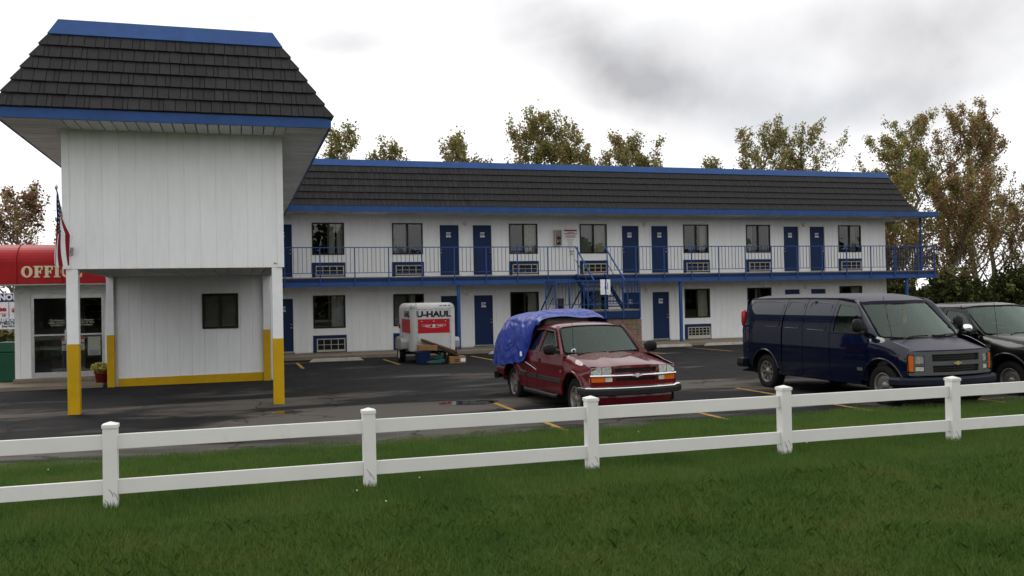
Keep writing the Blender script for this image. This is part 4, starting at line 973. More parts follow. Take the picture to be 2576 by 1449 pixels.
# ================================================================== TRAILER AND BOXES
tr = thing('cargo_trailer', (5.92, 30, -.05), 'small silver box trailer with red U-HAUL band parked before the ground floor windows', 'trailer')
X0, X1, Y0, Y1, Z0, Z1 = 5.29, 6.75, 28.55, 30.95, .36, 1.90; cr = .20
def rrect(ins=0., n=6):
    p = []
    for cx, cy, a0 in ((X1 - cr, Y0 + cr, -90), (X1 - cr, Y1 - cr, 0), (X0 + cr, Y1 - cr, 90), (X0 + cr, Y0 + cr, 180)):
        for k in range(n + 1): a = R(a0 + 90 * k / n); p.append((cx + (cr - ins) * math.cos(a), cy + (cr - ins) * math.sin(a)))
    return p
def ring_wall(m, za, zb, i0, i1):
    A, B = rrect(i0), rrect(i1); n = len(A)
    m.add([(x, y, za) for x, y in A] + [(x, y, zb) for x, y in B], [(i, (i + 1) % n, n + (i + 1) % n, n + i) for i in range(n)], 0, True)
m = MB(); ring_wall(m, Z0, Z1 - .19, 0, 0); bx_ = rrect(0); m.add([(x, y, Z0) for x, y in bx_], [tuple(range(len(bx_) - 1, -1, -1))]); body = m.build('body', 'tpaint', tr)
m = MB(); prev = (Z1 - .19, 0)
for k in range(1, 6):
    a = R(18 * k); cur = (Z1 - .19 + .19 * math.sin(a), .19 * (1 - math.cos(a))); ring_wall(m, prev[0], cur[0], prev[1], cur[1]); prev = cur
tp = rrect(prev[1]); m.add([(x, y, prev[0]) for x, y in tp], [tuple(range(len(tp)))]); top = m.build('roof', 'tpaint', tr)
for x in (X0 + cr + .005, X1 - cr - .005): m = MB(); m.box(x - .006, x + .006, Y0 - .006, Y0, Z0, Z1 - .2); m.build('seam_strip', 'dalu', body)
m = MB(); m.box(X0 + cr, X1 - cr, Y0 - .005, Y0, Z1 - .198, Z1 - .19); m.build('seam_strip', 'dalu', body)
m = MB()
for k in range(6):
    x = X0 + cr + .05 + k * (X1 - X0 - 2 * cr - .1) / 5; m.lathe([(.001, -.008), (.012, -.004), (.012, 0)], (x, Y0, Z1 - .215), 'y', 8)
for k in range(8):
    for x in (X0 + cr - .02, X1 - cr + .02): m.lathe([(.001, -.008), (.01, -.004), (.01, .02)], (x, Y0 + .003, Z0 + .1 + k * .17), 'y', 8)
m.build('rivet', 'black', body)
# corner shells of the roof
for xa, xb in ((X0 - .004, X0 + cr), (X1 - cr, X1 + .004)):
    pts = [p for p in rrect(-.004) if xa - .01 <= p[0] <= xb + .001 and p[1] < Y0 + cr + .01]
    m = MB(); prevr = None
    for k in range(0, 6):
        a = R(18 * k); z = Z1 - .19 + .194 * math.sin(a); ins = .19 * (1 - math.cos(a)) - .004
        P_ = [p for p in rrect(ins, 6)]; seg = P_[0:7] if xa > 6 else P_[21:28]
        row = [(x, y, z) for x, y in seg]
        if seg[0] is not None and xa > 6: pass
        if prevr: m.add(prevr + row, [(i, i + 1, 7 + i + 1, 7 + i) for i in range(6)], 0, True)
        prevr = row
    m.build('corner_shell', 'dalu', top)
# red band front and side
zr0, zr1 = .93, 1.38
m = MB(); m.box(X0 + cr + .015, X1 - cr - .015, Y0 - .004, Y0 - .001, zr0, zr1); band = m.build('red_band', 'signred', body)
m = MB(); m.box(X0 - .004, X0 - .001, Y0 + cr + .02, Y0 + 1.7, zr0, zr1); m.build('red_band', 'signred', body)
m = MB(); m.mesh(text('U-HAUL', .265, .014), facing(((X0 + X1) / 2, Y0 - .003, 1.53), 1.16, .95)); m.build('lettering', 'ink', body)
m = MB(); m.mesh(text('AV 1701 M', .075, .002), facing((X1 - cr - .16, Y0 + .018, 1.80))); m.build('lettering', 'ink', body)
side = Matrix.Translation((X0 - .003, Y0 + .75, 1.53)) @ Matrix(((0, 0, -1, 0), (-1, 0, 0, 0), (0, 1, 0, 0), (0, 0, 0, 1)))
m = MB(); m.mesh(text('U-HAUL', .265, .014), side); m.build('lettering', 'ink', body)
xc = (X0 + X1) / 2
em = MB(); wing = [(-.40, 1.205), (.40, 1.205), (.38, 1.165), (.15, 1.105), (-.15, 1.105), (-.38, 1.165)]
em.tube([(xc + a, Y0 - .006, z) for a, z in wing], .005, 4, closed=True); em.lathe([(.035, -.004), (.05, -.004), (.05, 0)], (xc, Y0 - .005, 1.155), 'y', 16); em.lathe([(.001, -.004), (.015, -.004), (.015, 0)], (xc, Y0 - .005, 1.155), 'y', 8)
for k in range(5): a = R(72 * k + 90); em.bar((xc + .012 * math.cos(a), Y0 - .007, 1.155 + .012 * math.sin(a)), (xc + .04 * math.cos(a), Y0 - .007, 1.155 + .04 * math.sin(a)), .01)
em.mesh(text('FINEST', .05, .002), facing((xc - .20, Y0 - .006, 1.163), 1.15)); em.mesh(text('SAFEST', .05, .002), facing((xc + .20, Y0 - .006, 1.163), 1.15)); em.build('emblem', 'signwhite', band)
m = MB()
for x in (xc - .39, xc, xc + .39): m.lathe([(.001, -.006), (.016, -.004), (.016, 0)], (x, Y0 - .003, 1.31), 'y', 8)
m.build('rivet', 'signwhite', band)
# fender and wheel
for s, xf in ((-1, X0), (1, X1)):
    m = MB(); pts = [(29.1, .40), (29.1, .68), (29.25, .76), (30.1, .76), (30.25, .68), (30.25, .40)]
    a0, a1 = (xf - .24, xf) if s < 0 else (xf, xf + .24)
    m.prism(fillet(pts, .05), lambda y, z: (a0, y, z), lambda y, z: (a1, y, z)); m.build('fender', 'dalu', tr)
    m = MB(); wc = xf + s * .13; zw = .24
    m.lathe([(.15, -.09), (.25, -.10), (.29, -.075), (.30, -.04), (.30, .04), (.29, .075), (.25, .10), (.15, .09)], (wc, 29.7, zw), 'x', 28); w_ = m.build('wheel', 'rubber', tr)
    m = MB(); m.lathe([(.001, s * .05), (.06, s * .06), (.07, s * .04), (.13, s * .055), (.16, s * .09), (.16, -s * .09), (.001, -s * .09)], (wc, 29.7, zw), 'x', 24); m.build('rim', 'signwhite', w_)
m = MB(); m.box(X0 + .1, X1 - .1, Y0 + .05, Y1 - .1, .28, .358); m.box(X0 + .02, X1 - .02, 29.9, 30.0, .2, .28); m.cyl((xc, Y0 - .9, .3), (xc, Y0 + .1, .32), .04); m.build('chassis', 'black', tr)
m = MB(); m.box(X0 - .05, X0 - .003, 30.6, 30.7, 1.05, 1.2); m.build('tail_light', 'tail', tr)

zl = lotz(28)
def cbox(name, label, cx, cy, z, sx, sy, sz, rz, tilt, mat, cat='box', grp='cardboard boxes dumped by the trailer', flap=True):
    o = thing(name, (cx, cy, z), label, cat, grp, local=True); o.rotation_euler = (tilt[0], tilt[1], rz)
    m = MB(); m.box(-sx / 2, sx / 2, -sy / 2, sy / 2, 0, sz); m.build('carton', mat, o, bevel=.006)
    if flap:
        m = MB(); m.box(-sx / 2 + .01, sx / 2 - .01, -.02, .02, sz, sz + .003); m.build('tape', 'beige', o)
    return o
o = cbox('cardboard_box', 'tan cardboard box with white label lying on the asphalt by the trailer', 6.64, 28.12, zl, .54, .36, .22, .02, (0, 0), 'card')
m = MB(); m.box(.09, .25, -.184, -.181, .05, .16); m.build('paper_label', 'signwhite', o)
m = MB()
for k in range(2): m.box(-.1, .04, -.183, -.181, .05 + .05 * k, .075 + .05 * k)
m.build('print_mark', 'dcard', o)
cbox('cardboard_box', 'flat open tan carton resting on the blue tub by the trailer', 5.70, 28.15, .415, .60, .36, .16, -.04, (.0, .06), 'card', flap=True)
cbox('cardboard_sheet', 'dark brown folded cardboard leaning over the pile by the trailer', 6.12, 28.3, .50, 1.18, .40, .045, -.05, (.12, .36), 'dcard', 'cardboard', flap=False)
cbox('cardboard_sheet', 'second brown cardboard flap sliding off the pile towards the tan box', 6.33, 28.16, .36, .8, .30, .05, -.12, (.1, .42), 'dcard', 'cardboard', flap=False)
t = thing('plastic_tub', (5.55, 28.2, zl), 'dark blue plastic tub under the cartons by the trailer', 'tub')
m = MB(); m.hexa([(5.40, 28.0, zl), (5.74, 28.0, zl), (5.74, 28.45, zl), (5.40, 28.45, zl), (5.36, 27.96, .37), (5.78, 27.96, .37), (5.78, 28.49, .37), (5.36, 28.49, .37)]); m.build('body', 'bluebin', t, bevel=.02)
m = MB(); m.box(5.345, 5.795, 27.945, 28.505, .345, .375); m.build('rim', 'bluebin', t, bevel=.01)
t = thing('floor_jack', (5.95, 27.95, zl), 'green floor jack with dark lifting arm on the asphalt between tub and box', 'jack')
m = MB(); m.hexa([(5.6, 27.85, zl + .03), (6.2, 27.85, zl + .03), (6.2, 28.05, zl + .03), (5.6, 28.05, zl + .03), (5.66, 27.88, zl + .10), (6.2, 27.86, zl + .17), (6.2, 28.04, zl + .17), (5.66, 28.02, zl + .10)]); m.build('frame', 'teal', t, bevel=.012)
m = MB(); m.hexa([(5.9, 27.9, zl + .16), (6.16, 27.9, zl + .2), (6.16, 28.0, zl + .2), (5.9, 28.0, zl + .16), (5.92, 27.9, zl + .2), (6.2, 27.9, zl + .34), (6.2, 28.0, zl + .34), (5.92, 28.0, zl + .2)]); m.build('lift_arm', 'teal', t, bevel=.01)
for x, y in ((5.66, 27.83), (5.66, 28.07), (6.17, 27.83), (6.17, 28.07)): m = MB(); m.lathe([(.001, -.02), (.045, -.02), (.045, .02), (.001, .02)], (x, y, zl + .045), 'y', 12); m.build('wheel', 'black', t)
m = MB(); m.lathe([(.05, .0), (.06, .06), (.05, .3), (.07, .32), (.05, .42), (.001, .43)], (6.22, 27.95, zl + .05), 'z', 12); m.build('ram', 'black', t)
# ================================================================== VEHICLES (local frame: x forward, y left, z up, origin under the front axle)
def gridpoly(outline, res):
    bm = bmesh.new(); bm.faces.new([bm.verts.new((a, c, 0)) for a, c in outline])
    for ax in (0, 1):
        lo = min(p[ax] for p in outline); hi = max(p[ax] for p in outline); n = max(1, int((hi - lo) / res))
        for i in range(1, n):
            co = [0, 0, 0]; no = [0, 0, 0]; co[ax] = lo + (hi - lo) * i / n; no[ax] = 1
            bmesh.ops.bisect_plane(bm, geom=bm.verts[:] + bm.edges[:] + bm.faces[:], dist=1e-5, plane_co=co, plane_no=no)
    bmesh.ops.triangulate(bm, faces=[f for f in bm.faces if len(f.verts) > 4])
    return bm
def panel(name, outline, fn, inward, mat, parent, thick=.02, res=.09, flip=False, extra=None):
    "a curved sheet-metal panel: 2D outline -> grid -> fn(a,b) in 3D, with a turned-in rim"
    bm = gridpoly(outline, res)
    if flip: bmesh.ops.reverse_faces(bm, faces=bm.faces[:])
    bm.normal_update()
    for v in bm.verts: v.co = fn(v.co.x, v.co.y)
    for f in bm.faces: f.smooth = True
    be = [e for e in bm.edges if e.is_boundary]
    for e in be: e.smooth = False
    if thick:
        r = bmesh.ops.extrude_edge_only(bm, edges=be); nv = [g for g in r['geom'] if isinstance(g, bmesh.types.BMVert)]
        iv = Vector(inward) * thick
        for v in nv: v.co += iv
        for g in r['geom']:
            if isinstance(g, bmesh.types.BMFace): g.smooth = False
    bmesh.ops.recalc_face_normals(bm, faces=bm.faces[:])
    # outside must look away from `inward`
    s = sum((f.normal.dot(Vector(inward)) * f.calc_area() for f in bm.faces if f.smooth), 0)
    if s > 0: bmesh.ops.reverse_faces(bm, faces=bm.faces[:])
    me = bpy.data.meshes.new(name); bm.to_mesh(me); bm.free()
    me.materials.append(MT[mat]); return mk(name, me, parent)
def resample(loop, n):
    P = [Vector(p) for p in loop]; d = [0.]
    for i in range(len(P)): d.append(d[-1] + (P[(i + 1) % len(P)] - P[i]).length)
    out = []
    for k in range(n):
        t = d[-1] * k / n
        for i in range(len(P)):
            if d[i + 1] >= t: break
        u = (t - d[i]) / max(1e-9, d[i + 1] - d[i]); out.append(P[i].lerp(P[(i + 1) % len(P)], u))
    return out
def ring(name, outer, inner, fn, inward, mat, parent, n=48, thick=.03):
    "window frame: corner-matched outer and inner loops"
    A = []; B = []
    m = len(outer)
    for i in range(m):
        for k in range(8):
            t = k / 8; A.append(Vector(outer[i]).lerp(Vector(outer[(i + 1) % m]), t)); B.append(Vector(inner[i]).lerp(Vector(inner[(i + 1) % m]), t))
    q = MB(); N = len(A); iv = Vector(inward) * thick
    va = [fn(*p) for p in A]; vb = [fn(*p) for p in B]
    q.add(va + vb, [(i, (i + 1) % N, N + (i + 1) % N, N + i) for i in range(N)], 0, True)
    q.add(vb + [v + iv for v in vb], [(i, (i + 1) % N, N + (i + 1) % N, N + i) for i in range(N)])
    q.add(va + [v + iv for v in va], [(i, N + i, N + (i + 1) % N, (i + 1) % N) for i in range(N)])
    return q.build(name, mat, parent)
def sweep(name, path, prof, mat, parent, mats=None):
    "profile (out,z) swept along a horizontal path (x,y); closed profile, capped ends"
    q = MB(); P = [Vector((x, y, 0)) for x, y in path]; n = len(prof); vs = []
    for i, p in enumerate(P):
        d = (P[min(i + 1, len(P) - 1)] - P[max(i - 1, 0)]).normalized(); o = Vector((d.y, -d.x, 0))
        vs += [p + o * a + Vector((0, 0, z)) for a, z in prof]
    q.add(vs, [(i * n + k, i * n + (k + 1) % n, (i + 1) * n + (k + 1) % n, (i + 1) * n + k) for i in range(len(P) - 1) for k in range(n)], 0, False)
    q.add(vs, [tuple(range(n - 1, -1, -1)), tuple((len(P) - 1) * n + k for k in range(n))])
    ob = q.build(name, mat, parent)
    return ob
def arch(cx, cz, r, zb, n=14):
    "arc points of a wheel opening from front to rear at sill height zb"
    a0 = math.asin(max(-1, min(1, (zb - cz) / r)))
    return [(cx + r * math.cos(a0 + (math.pi - 2 * a0) * i / n), cz + r * math.sin(a0 + (math.pi - 2 * a0) * i / n)) for i in range(n + 1)]
def wheel(parent, x, y, r, w, style, z=None):
    z = r if z is None else z; s = 1 if y > 0 else -1
    q = MB(); rr = r * .62
    q.lathe([(rr, -w * .42), (rr + .02, -w * .5), (r * .9, -w * .5), (r * .97, -w * .42), (r, -w * .3), (r, w * .3), (r * .97, w * .42), (r * .9, w * .5), (rr + .02, w * .5), (rr, w * .42)], (x, y, z), 'y', 40)
    t = q.build('wheel', 'rubber', parent)
    # tread blocks
    q = MB()
    for k in range(44):
        a = 2 * math.pi * k / 44
        for yy in (-.32, -.1, .12, .34):
            ph = a + (.05 if yy in (-.1, .34) else 0); c, d = math.cos(ph), math.sin(ph)
            q.bar((x + c * (r - .004), y + yy * w - .02, z + d * (r - .004)), (x + c * (r - .004), y + yy * w + .025, z + d * (r - .004)), .026, .014, up=(c, 0, d))
    q.build('tread', 'rubber', t)
    o = s * w * .5
    q = MB(); q.lathe([(rr, o * .95), (rr - .012, o * 1.0), (rr - .025, o * .9), (rr - .04, o * .3), (rr - .04, -o * .8), (rr, -o * .95)], (x, y, z), 'y', 36)
    rim = q.build('rim', 'alloy', t)
    q = MB(); q.lathe([(.001, o * .1), (rr - .03, o * .05)], (x, y, z), 'y', 24); q.build('brake_disc', 'dark', t)
    q = MB()
    if style == 'five':
        for k in range(5):
            a = 2 * math.pi * k / 5 + .3; ca, sa = math.cos(a), math.sin(a); ta = (-sa, ca)
            def pt(rad, wd, dep): return (x + ca * rad + ta[0] * wd, y + dep, z + sa * rad + ta[1] * wd)
            i0, i1 = .04, rr - .02
            q.hexa([pt(i0, -.045, o * .45), pt(i0, .045, o * .45), pt(i1, .05, o * .5), pt(i1, -.05, o * .5), pt(i0, -.04, o * .80), pt(i0, .04, o * .80), pt(i1, .036, o * .85), pt(i1, -.036, o * .85)])
        q.lathe([(.001, o * .93), (.04, o * .93), (.06, o * .82), (.07, o * .5)], (x, y, z), 'y', 18)
    elif style == 'slots':
        q.lathe([(.001, o * .9), (.045, o * .9), (.05, o * .75), (.085, o * .70), (.10, o * .62)], (x, y, z), 'y', 20)
        for k in range(8):
            a = 2 * math.pi * k / 8; ca, sa = math.cos(a), math.sin(a); ta = (-sa, ca)
            def pt(rad, wd, dep): return (x + ca * rad + ta[0] * wd, y + dep, z + sa * rad + ta[1] * wd)
            q.hexa([pt(.08, -.022, o * .5), pt(.08, .022, o * .5), pt(rr - .02, .036, o * .5), pt(rr - .02, -.036, o * .5), pt(.08, -.02, o * .72), pt(.08, .02, o * .72), pt(rr - .02, .03, o * .80), pt(rr - .02, -.03, o * .80)])
    else:
        q.lathe([(.001, o * .85), (.05, o * .85), (.06, o * .5), (.10, o * .45), (rr * .72, o * .75), (rr * .78, o * .6), (rr - .03, o * .55)], (x, y, z), 'y', 28)
        for k in range(8):
            a = 2 * math.pi * k / 8; q.cyl((x + math.cos(a) * .085, y + o * .5, z + math.sin(a) * .085), (x + math.cos(a) * .085, y + o * .68, z + math.sin(a) * .085), .011, n=6)
    q.build('wheel_face', 'alloy', rim)
def ellipsoid(q, c, rx, ry, rz, n=14, mi=0):
    c = Vector(c); vs = []; m = n // 2
    for i in range(m + 1):
        a = math.pi * i / m
        for k in range(n):
            b_ = 2 * math.pi * k / n; sq = lambda v, e: math.copysign(abs(v) ** e, v)
            vs.append(c + Vector((rx * math.sin(a) ** .7 * sq(math.cos(b_), .7), ry * math.sin(a) ** .7 * sq(math.sin(b_), .7), rz * sq(math.cos(a), .75))))
    q.add(vs, [(i * n + k, i * n + (k + 1) % n, (i + 1) * n + (k + 1) % n, (i + 1) * n + k) for i in range(m) for k in range(n)], mi, True)
def bowtie(parent, fx, y, z, w, mat):
    h = w * .36; pts = [(-.5, -.12), (-.42, .2), (-.16, .2), (-.13, .5), (.17, .5), (.14, .2), (.5, .2), (.42, -.2), (.15, -.2), (.12, -.5), (-.18, -.5), (-.14, -.2), (-.5, -.2)]
    q = MB(); q.prism([(a * w, c * h) for a, c in pts], lambda a, c: (fx, y + a, z + c), lambda a, c: (fx + .014, y + a, z + c)); q.build('emblem', mat, parent)
def body_text(parent, body, size, x, y, z, mat, rear=False):
    "lettering on the vehicle's right flank (facing -y), reading towards the front"
    q = MB(); q.mesh(text(body, size, .003), Matrix.Translation((x, y, z)) @ Matrix(((1, 0, 0, 0), (0, 0, -1, 0), (0, 1, 0, 0), (0, 0, 0, 1)))); q.build('emblem', mat, parent)
def lerp_poly(pts, t):
    P = [Vector(p) for p in pts]; d = [(b - a).length for a, b in zip(P, P[1:])]; L = sum(d) * t
    for i, k in enumerate(d):
        if L <= k + 1e-9: return P[i].lerp(P[i + 1], L / k)
        L -= k
    return P[-1]
def pillar(car, A, B, s, mat, inset=.012):
    "sheet-metal pillar between the windshield edge A and the door frame edge B (3D polylines)"
    q = MB(); n = 14; vs = []
    for i in range(n + 1):
        a, b = lerp_poly(A, i / n), lerp_poly(B, i / n); out = Vector((.5, s * .8, .25)).normalized()
        for k in range(6):
            t = k / 5; vs.append(a.lerp(b, t) + out * (.030 * math.sin(math.pi * t)))
        vs.append(a.lerp(b, .5) - out * .035)
    q.add(vs, [(i * 7 + k, i * 7 + (k + 1) % 7, (i + 1) * 7 + (k + 1) % 7, (i + 1) * 7 + k) for i in range(n) for k in range(7)], 0, True)
    q.build('pillar', mat, car)
def seats(car, x, ys, z0, zt, mat='seat'):
    for y in ys:
        q = MB(); q.hexa([(x - .25, y - .25, z0), (x + .28, y - .25, z0), (x + .28, y + .25, z0), (x - .25, y + .25, z0), (x - .25, y - .25, z0 + .16), (x + .3, y - .25, z0 + .2), (x + .3, y + .25, z0 + .2), (x - .25, y + .25, z0 + .16)])
        q.hexa([(x - .30, y - .24, z0 + .1), (x - .14, y - .24, z0 + .12), (x - .14, y + .24, z0 + .12), (x - .30, y + .24, z0 + .1), (x - .44, y - .21, zt - .2), (x - .32, y - .21, zt - .2), (x - .32, y + .21, zt - .2), (x - .44, y + .21, zt - .2)])
        q.hexa([(x - .45, y - .12, zt - .17), (x - .36, y - .12, zt - .17), (x - .36, y + .12, zt - .17), (x - .45, y + .12, zt - .17), (x - .46, y - .11, zt), (x - .38, y - .11, zt), (x - .38, y + .11, zt), (x - .46, y + .11, zt)])
        q.build('seat', mat, car, bevel=.03)
def steering(car, x, y, z, r=.19):
    q = MB(); q.tube([(x - .08 * math.sin(a), y + r * math.cos(a), z + r * .92 * math.sin(a)) for a in [2 * math.pi * k / 24 for k in range(24)]], .016, 6, closed=True)
    q.bar((x, y - r, z), (x, y + r, z), .03); q.bar((x, y, z), (x + .3, y, z - .12), .05); q.build('steering_wheel', 'black', car)
def wiper(car, pts, r=.011):
    q = MB(); q.tube(pts, r, 5); q.build('wiper', 'black', car)

# ---------------------------------------------------------------- navy van
van = thing('van', (11.74, 13.40, -.03), 'navy blue cargo van with grey grille parked nose to the fence', 'van', 'vehicles parked nose to the fence', rz=R(-88.94), local=True)
AR, TR = .465, .365; RX = -3.46; FX = .08
def ztop(x): return 1.235 - .05 * max(0, min(1, (x + .25) / .35)) - .20 * max(0, (x - .1) / .6) ** 1.1
def vw(x, z):
    w = 1.0
    if z < .72: w -= .34 * (.72 - z) ** 2
    k = max(0., z - 1.2); w -= .05 * k + .33 * k * k
    if x > -.1: w -= .105 * ((x + .1) / .8) ** 2.2
    if x < -3.9: w -= .07 * ((-3.9 - x) / .5) ** 2
    if x > -.24:
        t = max(0, (z - (ztop(x) - .16)) / .16); w -= .10 * t ** 2
    return w + .006 * math.exp(-((z - .98) / .03) ** 2)
def S(s): return lambda x, z: Vector((x, s * vw(x, z), z))
def emboss(parent, loop, s, mat, r=.007):
    q = MB(); q.tube([S(s)(a, c) + Vector((0, s * .001, 0)) for a, c in loop], r, 5, closed=True); q.build('pressed_line', mat, parent)
for s in (-1, 1):
    inw = (0, -s, 0)
    fen = fillet([(-.27, .42), (-.27 + .045, 1.245)], 0) + [(x, ztop(x)) for x in (-.1, .05, .2, .35, .5, .58)] + [(.62, .95), (.62, .60), (.60, .47)] + arch(FX, .36, AR, .47)
    panel('fender', fen, S(s), inw, 'van', van)
    lo = [(-1.315, .42), (-.28, .42), (-.235, 1.245), (-1.30, 1.245)]
    fd = panel('front_door', lo, S(s), inw, 'van', van)
    out_ = [(-1.30, 1.25), (-.235, 1.25), (-.30, 1.38), (-.66, 1.795), (-1.21, 1.865)]; inn = [(-1.20, 1.285), (-.32, 1.285), (-.39, 1.41), (-.70, 1.735), (-1.14, 1.785)]
    ring('window_frame', out_, inn, S(s), inw, 'van', fd)
    panel('pane', inn, lambda x, z: S(s)(x, z) - Vector((0, s * .012, 0)), inw, 'autoglass', fd, thick=0)
    q = MB(); q.tube([S(s)(x, 1.272) + Vector((0, s * .006, 0)) for x in (-1.25, -.9, -.6, -.3)], .008, 5); q.build('belt_trim', 'dgrey', fd)
    q = MB(); q.box(-1.25, -1.17, s * .985 - .012, s * .985 + .022, 1.0, 1.21); q.build('handle', 'dgrey', fd, bevel=.012)
    rd = panel('side_door', fillet([(-2.15, .42), (-1.33, .42), (-1.315, 1.24), (-1.22, 1.868), (-2.12, 1.885)], [0, 0, 0, .02, .02]), S(s), inw, 'van', van)
    emboss(rd, fillet([(-2.03, 1.30), (-1.42, 1.285), (-1.33, 1.80), (-2.00, 1.825)], .08), s, 'van')
    q = MB(); q.box(-2.11, -2.03, s * .985 - .012, s * .985 + .022, 1.0, 1.21); q.build('handle', 'dgrey', rd, bevel=.012)
    rd = panel('side_door', fillet([(-2.85, .42), (-2.165, .42), (-2.135, 1.885), (-2.78, 1.89)], [0, 0, .02, .02]), S(s), inw, 'van', van)
    emboss(rd, fillet([(-2.77, 1.315), (-2.22, 1.305), (-2.19, 1.825), (-2.72, 1.835)], .08), s, 'van')
    qp = panel('rear_quarter', [(-4.36, .50), (-4.40, 1.2), (-4.30, 1.75), (-4.18, 1.885), (-2.795, 1.893), (-2.865, 1.2), (-2.865, .42)] + [p for p in arch(RX, .36, AR, .47)], S(s), inw, 'van', van)
    emboss(qp, fillet([(-4.28, 1.34), (-2.93, 1.322), (-2.87, 1.835), (-4.06, 1.84)], .12), s, 'van')
    for cx in (FX, RX):
        q = MB(); q.tube([S(s)(a, c) + Vector((0, s * .006, 0)) for a, c in arch(cx, .36, AR + .012, .47)], .02, 6); q.build('arch_lip', 'van', van)
        q = MB(); A_ = arch(cx, .36, AR - .004, .30, 16); q.add([(a, s * .93, c) for a, c in A_] + [(a, s * .45, c) for a, c in A_], [(i, i + 1, 17 + i + 1, 17 + i) for i in range(16)]); q.add([(a, s * .45, c) for a, c in A_], [tuple(range(17))]); q.build('wheel_housing', 'dark', van)
        wheel(van, cx, s * .845, TR, .235, 'slots' if cx < -1 else 'steel')
    q = MB(); q.hexa([(-3.0, s * .94 - .03, .34), (-.46, s * .94 - .03, .34), (-.46, s * .94 + .02, .34), (-3.0, s * .94 + .02, .34), (-3.0, s * .95 - .03, .425), (-.46, s * .95 - .03, .425), (-.46, s * .95 + .02, .425), (-3.0, s * .95 + .02, .425)]); q.build('rocker', 'van', van)
    # A pillar, drip rail, mirror
    q = MB(); q.tube([(-.80, s * .812, 1.862), (-1.1, s * .81, 1.893), (-2.2, s * .808, 1.905), (-3.4, s * .806, 1.905), (-4.12, s * .795, 1.895)], .016, 6); q.build('drip_rail', 'black', van)
    q = MB(); ellipsoid(q, (-.34, s * 1.13, 1.41), .06, .10, .125); q.bar((-.3, s * .95, 1.33), (-.34, s * 1.1, 1.35), .07, .06); q.build('mirror', 'black', van)
    q = MB(); ellipsoid(q, (-4.37, s * .90, 1.48), .06, .055, .19); q.build('tail_light', 'tail', van)
def vroof(x, y):
    z = 1.985 - .05 * (y / .8) ** 2 - .03 * abs(y / .8) ** 8
    if x > -1.35: z -= .125 * ((x + 1.35) / .72) ** 2
    if x < -3.9: z -= .06 * ((-3.9 - x) / .4) ** 2
    if -4.0 < x < -1.2: z += .007 * max(0, math.cos(y * 2 * math.pi / .22)) ** 2 * min(1, (x + 4.0) / .3, (-1.2 - x) / .3)
    return Vector((x, y, z))
panel('roof', fillet([(-4.22, -.785), (-1.0, -.795), (-.68, -.745), (-.55, 0), (-.68, .745), (-1.0, .795), (-4.22, .785)], [.05, 0, .1, .3, .1, 0, .05]), vroof, (0, 0, -1), 'vanhood', van, thick=.06, res=.045)
def vws(y, z):
    t = (z - 1.185) / .625; return Vector((.10 - .17 * (y / .85) ** 2 - t * (.72 - .02 * (y / .8) ** 2), y, z))
panel('windshield', fillet([(-.835, 1.215), (-.4, 1.19), (.4, 1.19), (.835, 1.215), (.72, 1.81), (.3, 1.835), (-.3, 1.835), (-.72, 1.81)], [.05, .1, .1, .05, .05, .1, .1, .05]), vws, (-1, 0, 0), 'autoglass', van, thick=.004)
for s in (-1, 1): pillar(van, [vws(s * .85, 1.195), vws(s * .845, 1.21), vws(s * .73, 1.815), vws(s * .715, 1.86)], [S(s)(-.225, 1.225), S(s)(-.24, 1.25), S(s)(-.30, 1.38), S(s)(-.66, 1.80), S(s)(-.80, 1.862)], s, 'van')
q = MB()
for p in (fillet([(-.845, 1.205), (-.4, 1.18), (.4, 1.18), (.845, 1.205), (.73, 1.815), (.3, 1.84), (-.3, 1.84), (-.73, 1.815)], .05),): q.tube([vws(a, c) + Vector((.004, 0, .002)) for a, c in p], .014, 5, closed=True)
q.build('windshield_seal', 'black', van)
def vhood(x, y):
    t = max(0., (.78 - x) / .78); return Vector((x, y, .985 + .225 * t ** .85 - .045 * (y / .85) ** 2 - .03 * abs(y / .86) ** 8 + .012 * math.cos(y * 4.2) * math.exp(-((x - .35) / .3) ** 2)))
hb = lambda y: .12 - .17 * (y / .85) ** 2; hf = lambda y: .765 - .19 * (abs(y) / .9) ** 2.2
ysn = [-.86, -.8, -.6, -.4, -.2, 0, .2, .4, .6, .8, .86]
panel('hood', [(hf(abs(y)), y) for y in ysn] + [(hb(y) + .10, y * .98) for y in reversed(ysn)], vhood, (0, 0, -1), 'vanhood', van, thick=.025, res=.07)
panel('cowl', [(hb(y) + .092, y * .98) for y in ysn] + [(hb(y) - .03, y * .97) for y in reversed(ysn)], lambda x, y: vhood(x, y) + Vector((0, 0, -.012)), (0, 0, -1), 'black', van, thick=.02)
# front: grey grille shell
gx = lambda y: .79 - .19 * (abs(y) / .9) ** 2.2
G = lambda d: (lambda y, z: Vector((gx(y) + d - .05 * max(0, (z - .8)) , y, z)))
fr_ = panel('grille_back', [(-.86, .575), (.86, .575), (.88, .965), (-.88, .965)], G(-.03), (-1, 0, 0), 'black', van, thick=.05)
gsh = None
pieces = [fillet([(-.89, .925), (.89, .925), (.885, .972), (-.885, .972)], .015), fillet([(-.875, .572), (.875, .572), (.88, .618), (-.88, .618)], .015), [(-.5, .735), (.5, .735), (.5, .805), (-.5, .805)]]
for s in (-1, 1):
    e = lambda a: s * a
    pieces += [[(e(.485), .618), (e(.60), .618), (e(.60), .925), (e(.50), .925)], [(e(.60), .735), (e(.79), .735), (e(.79), .765), (e(.60), .765)], [(e(.60), .618), (e(.79), .618), (e(.79), .64), (e(.60), .64)], [(e(.60), .905), (e(.79), .905), (e(.79), .925), (e(.60), .925)], [(e(.775), .64), (e(.80), .64), (e(.80), .905), (e(.775), .905)], [(e(.60), .64), (e(.622), .64), (e(.622), .905), (e(.60), .905)]]
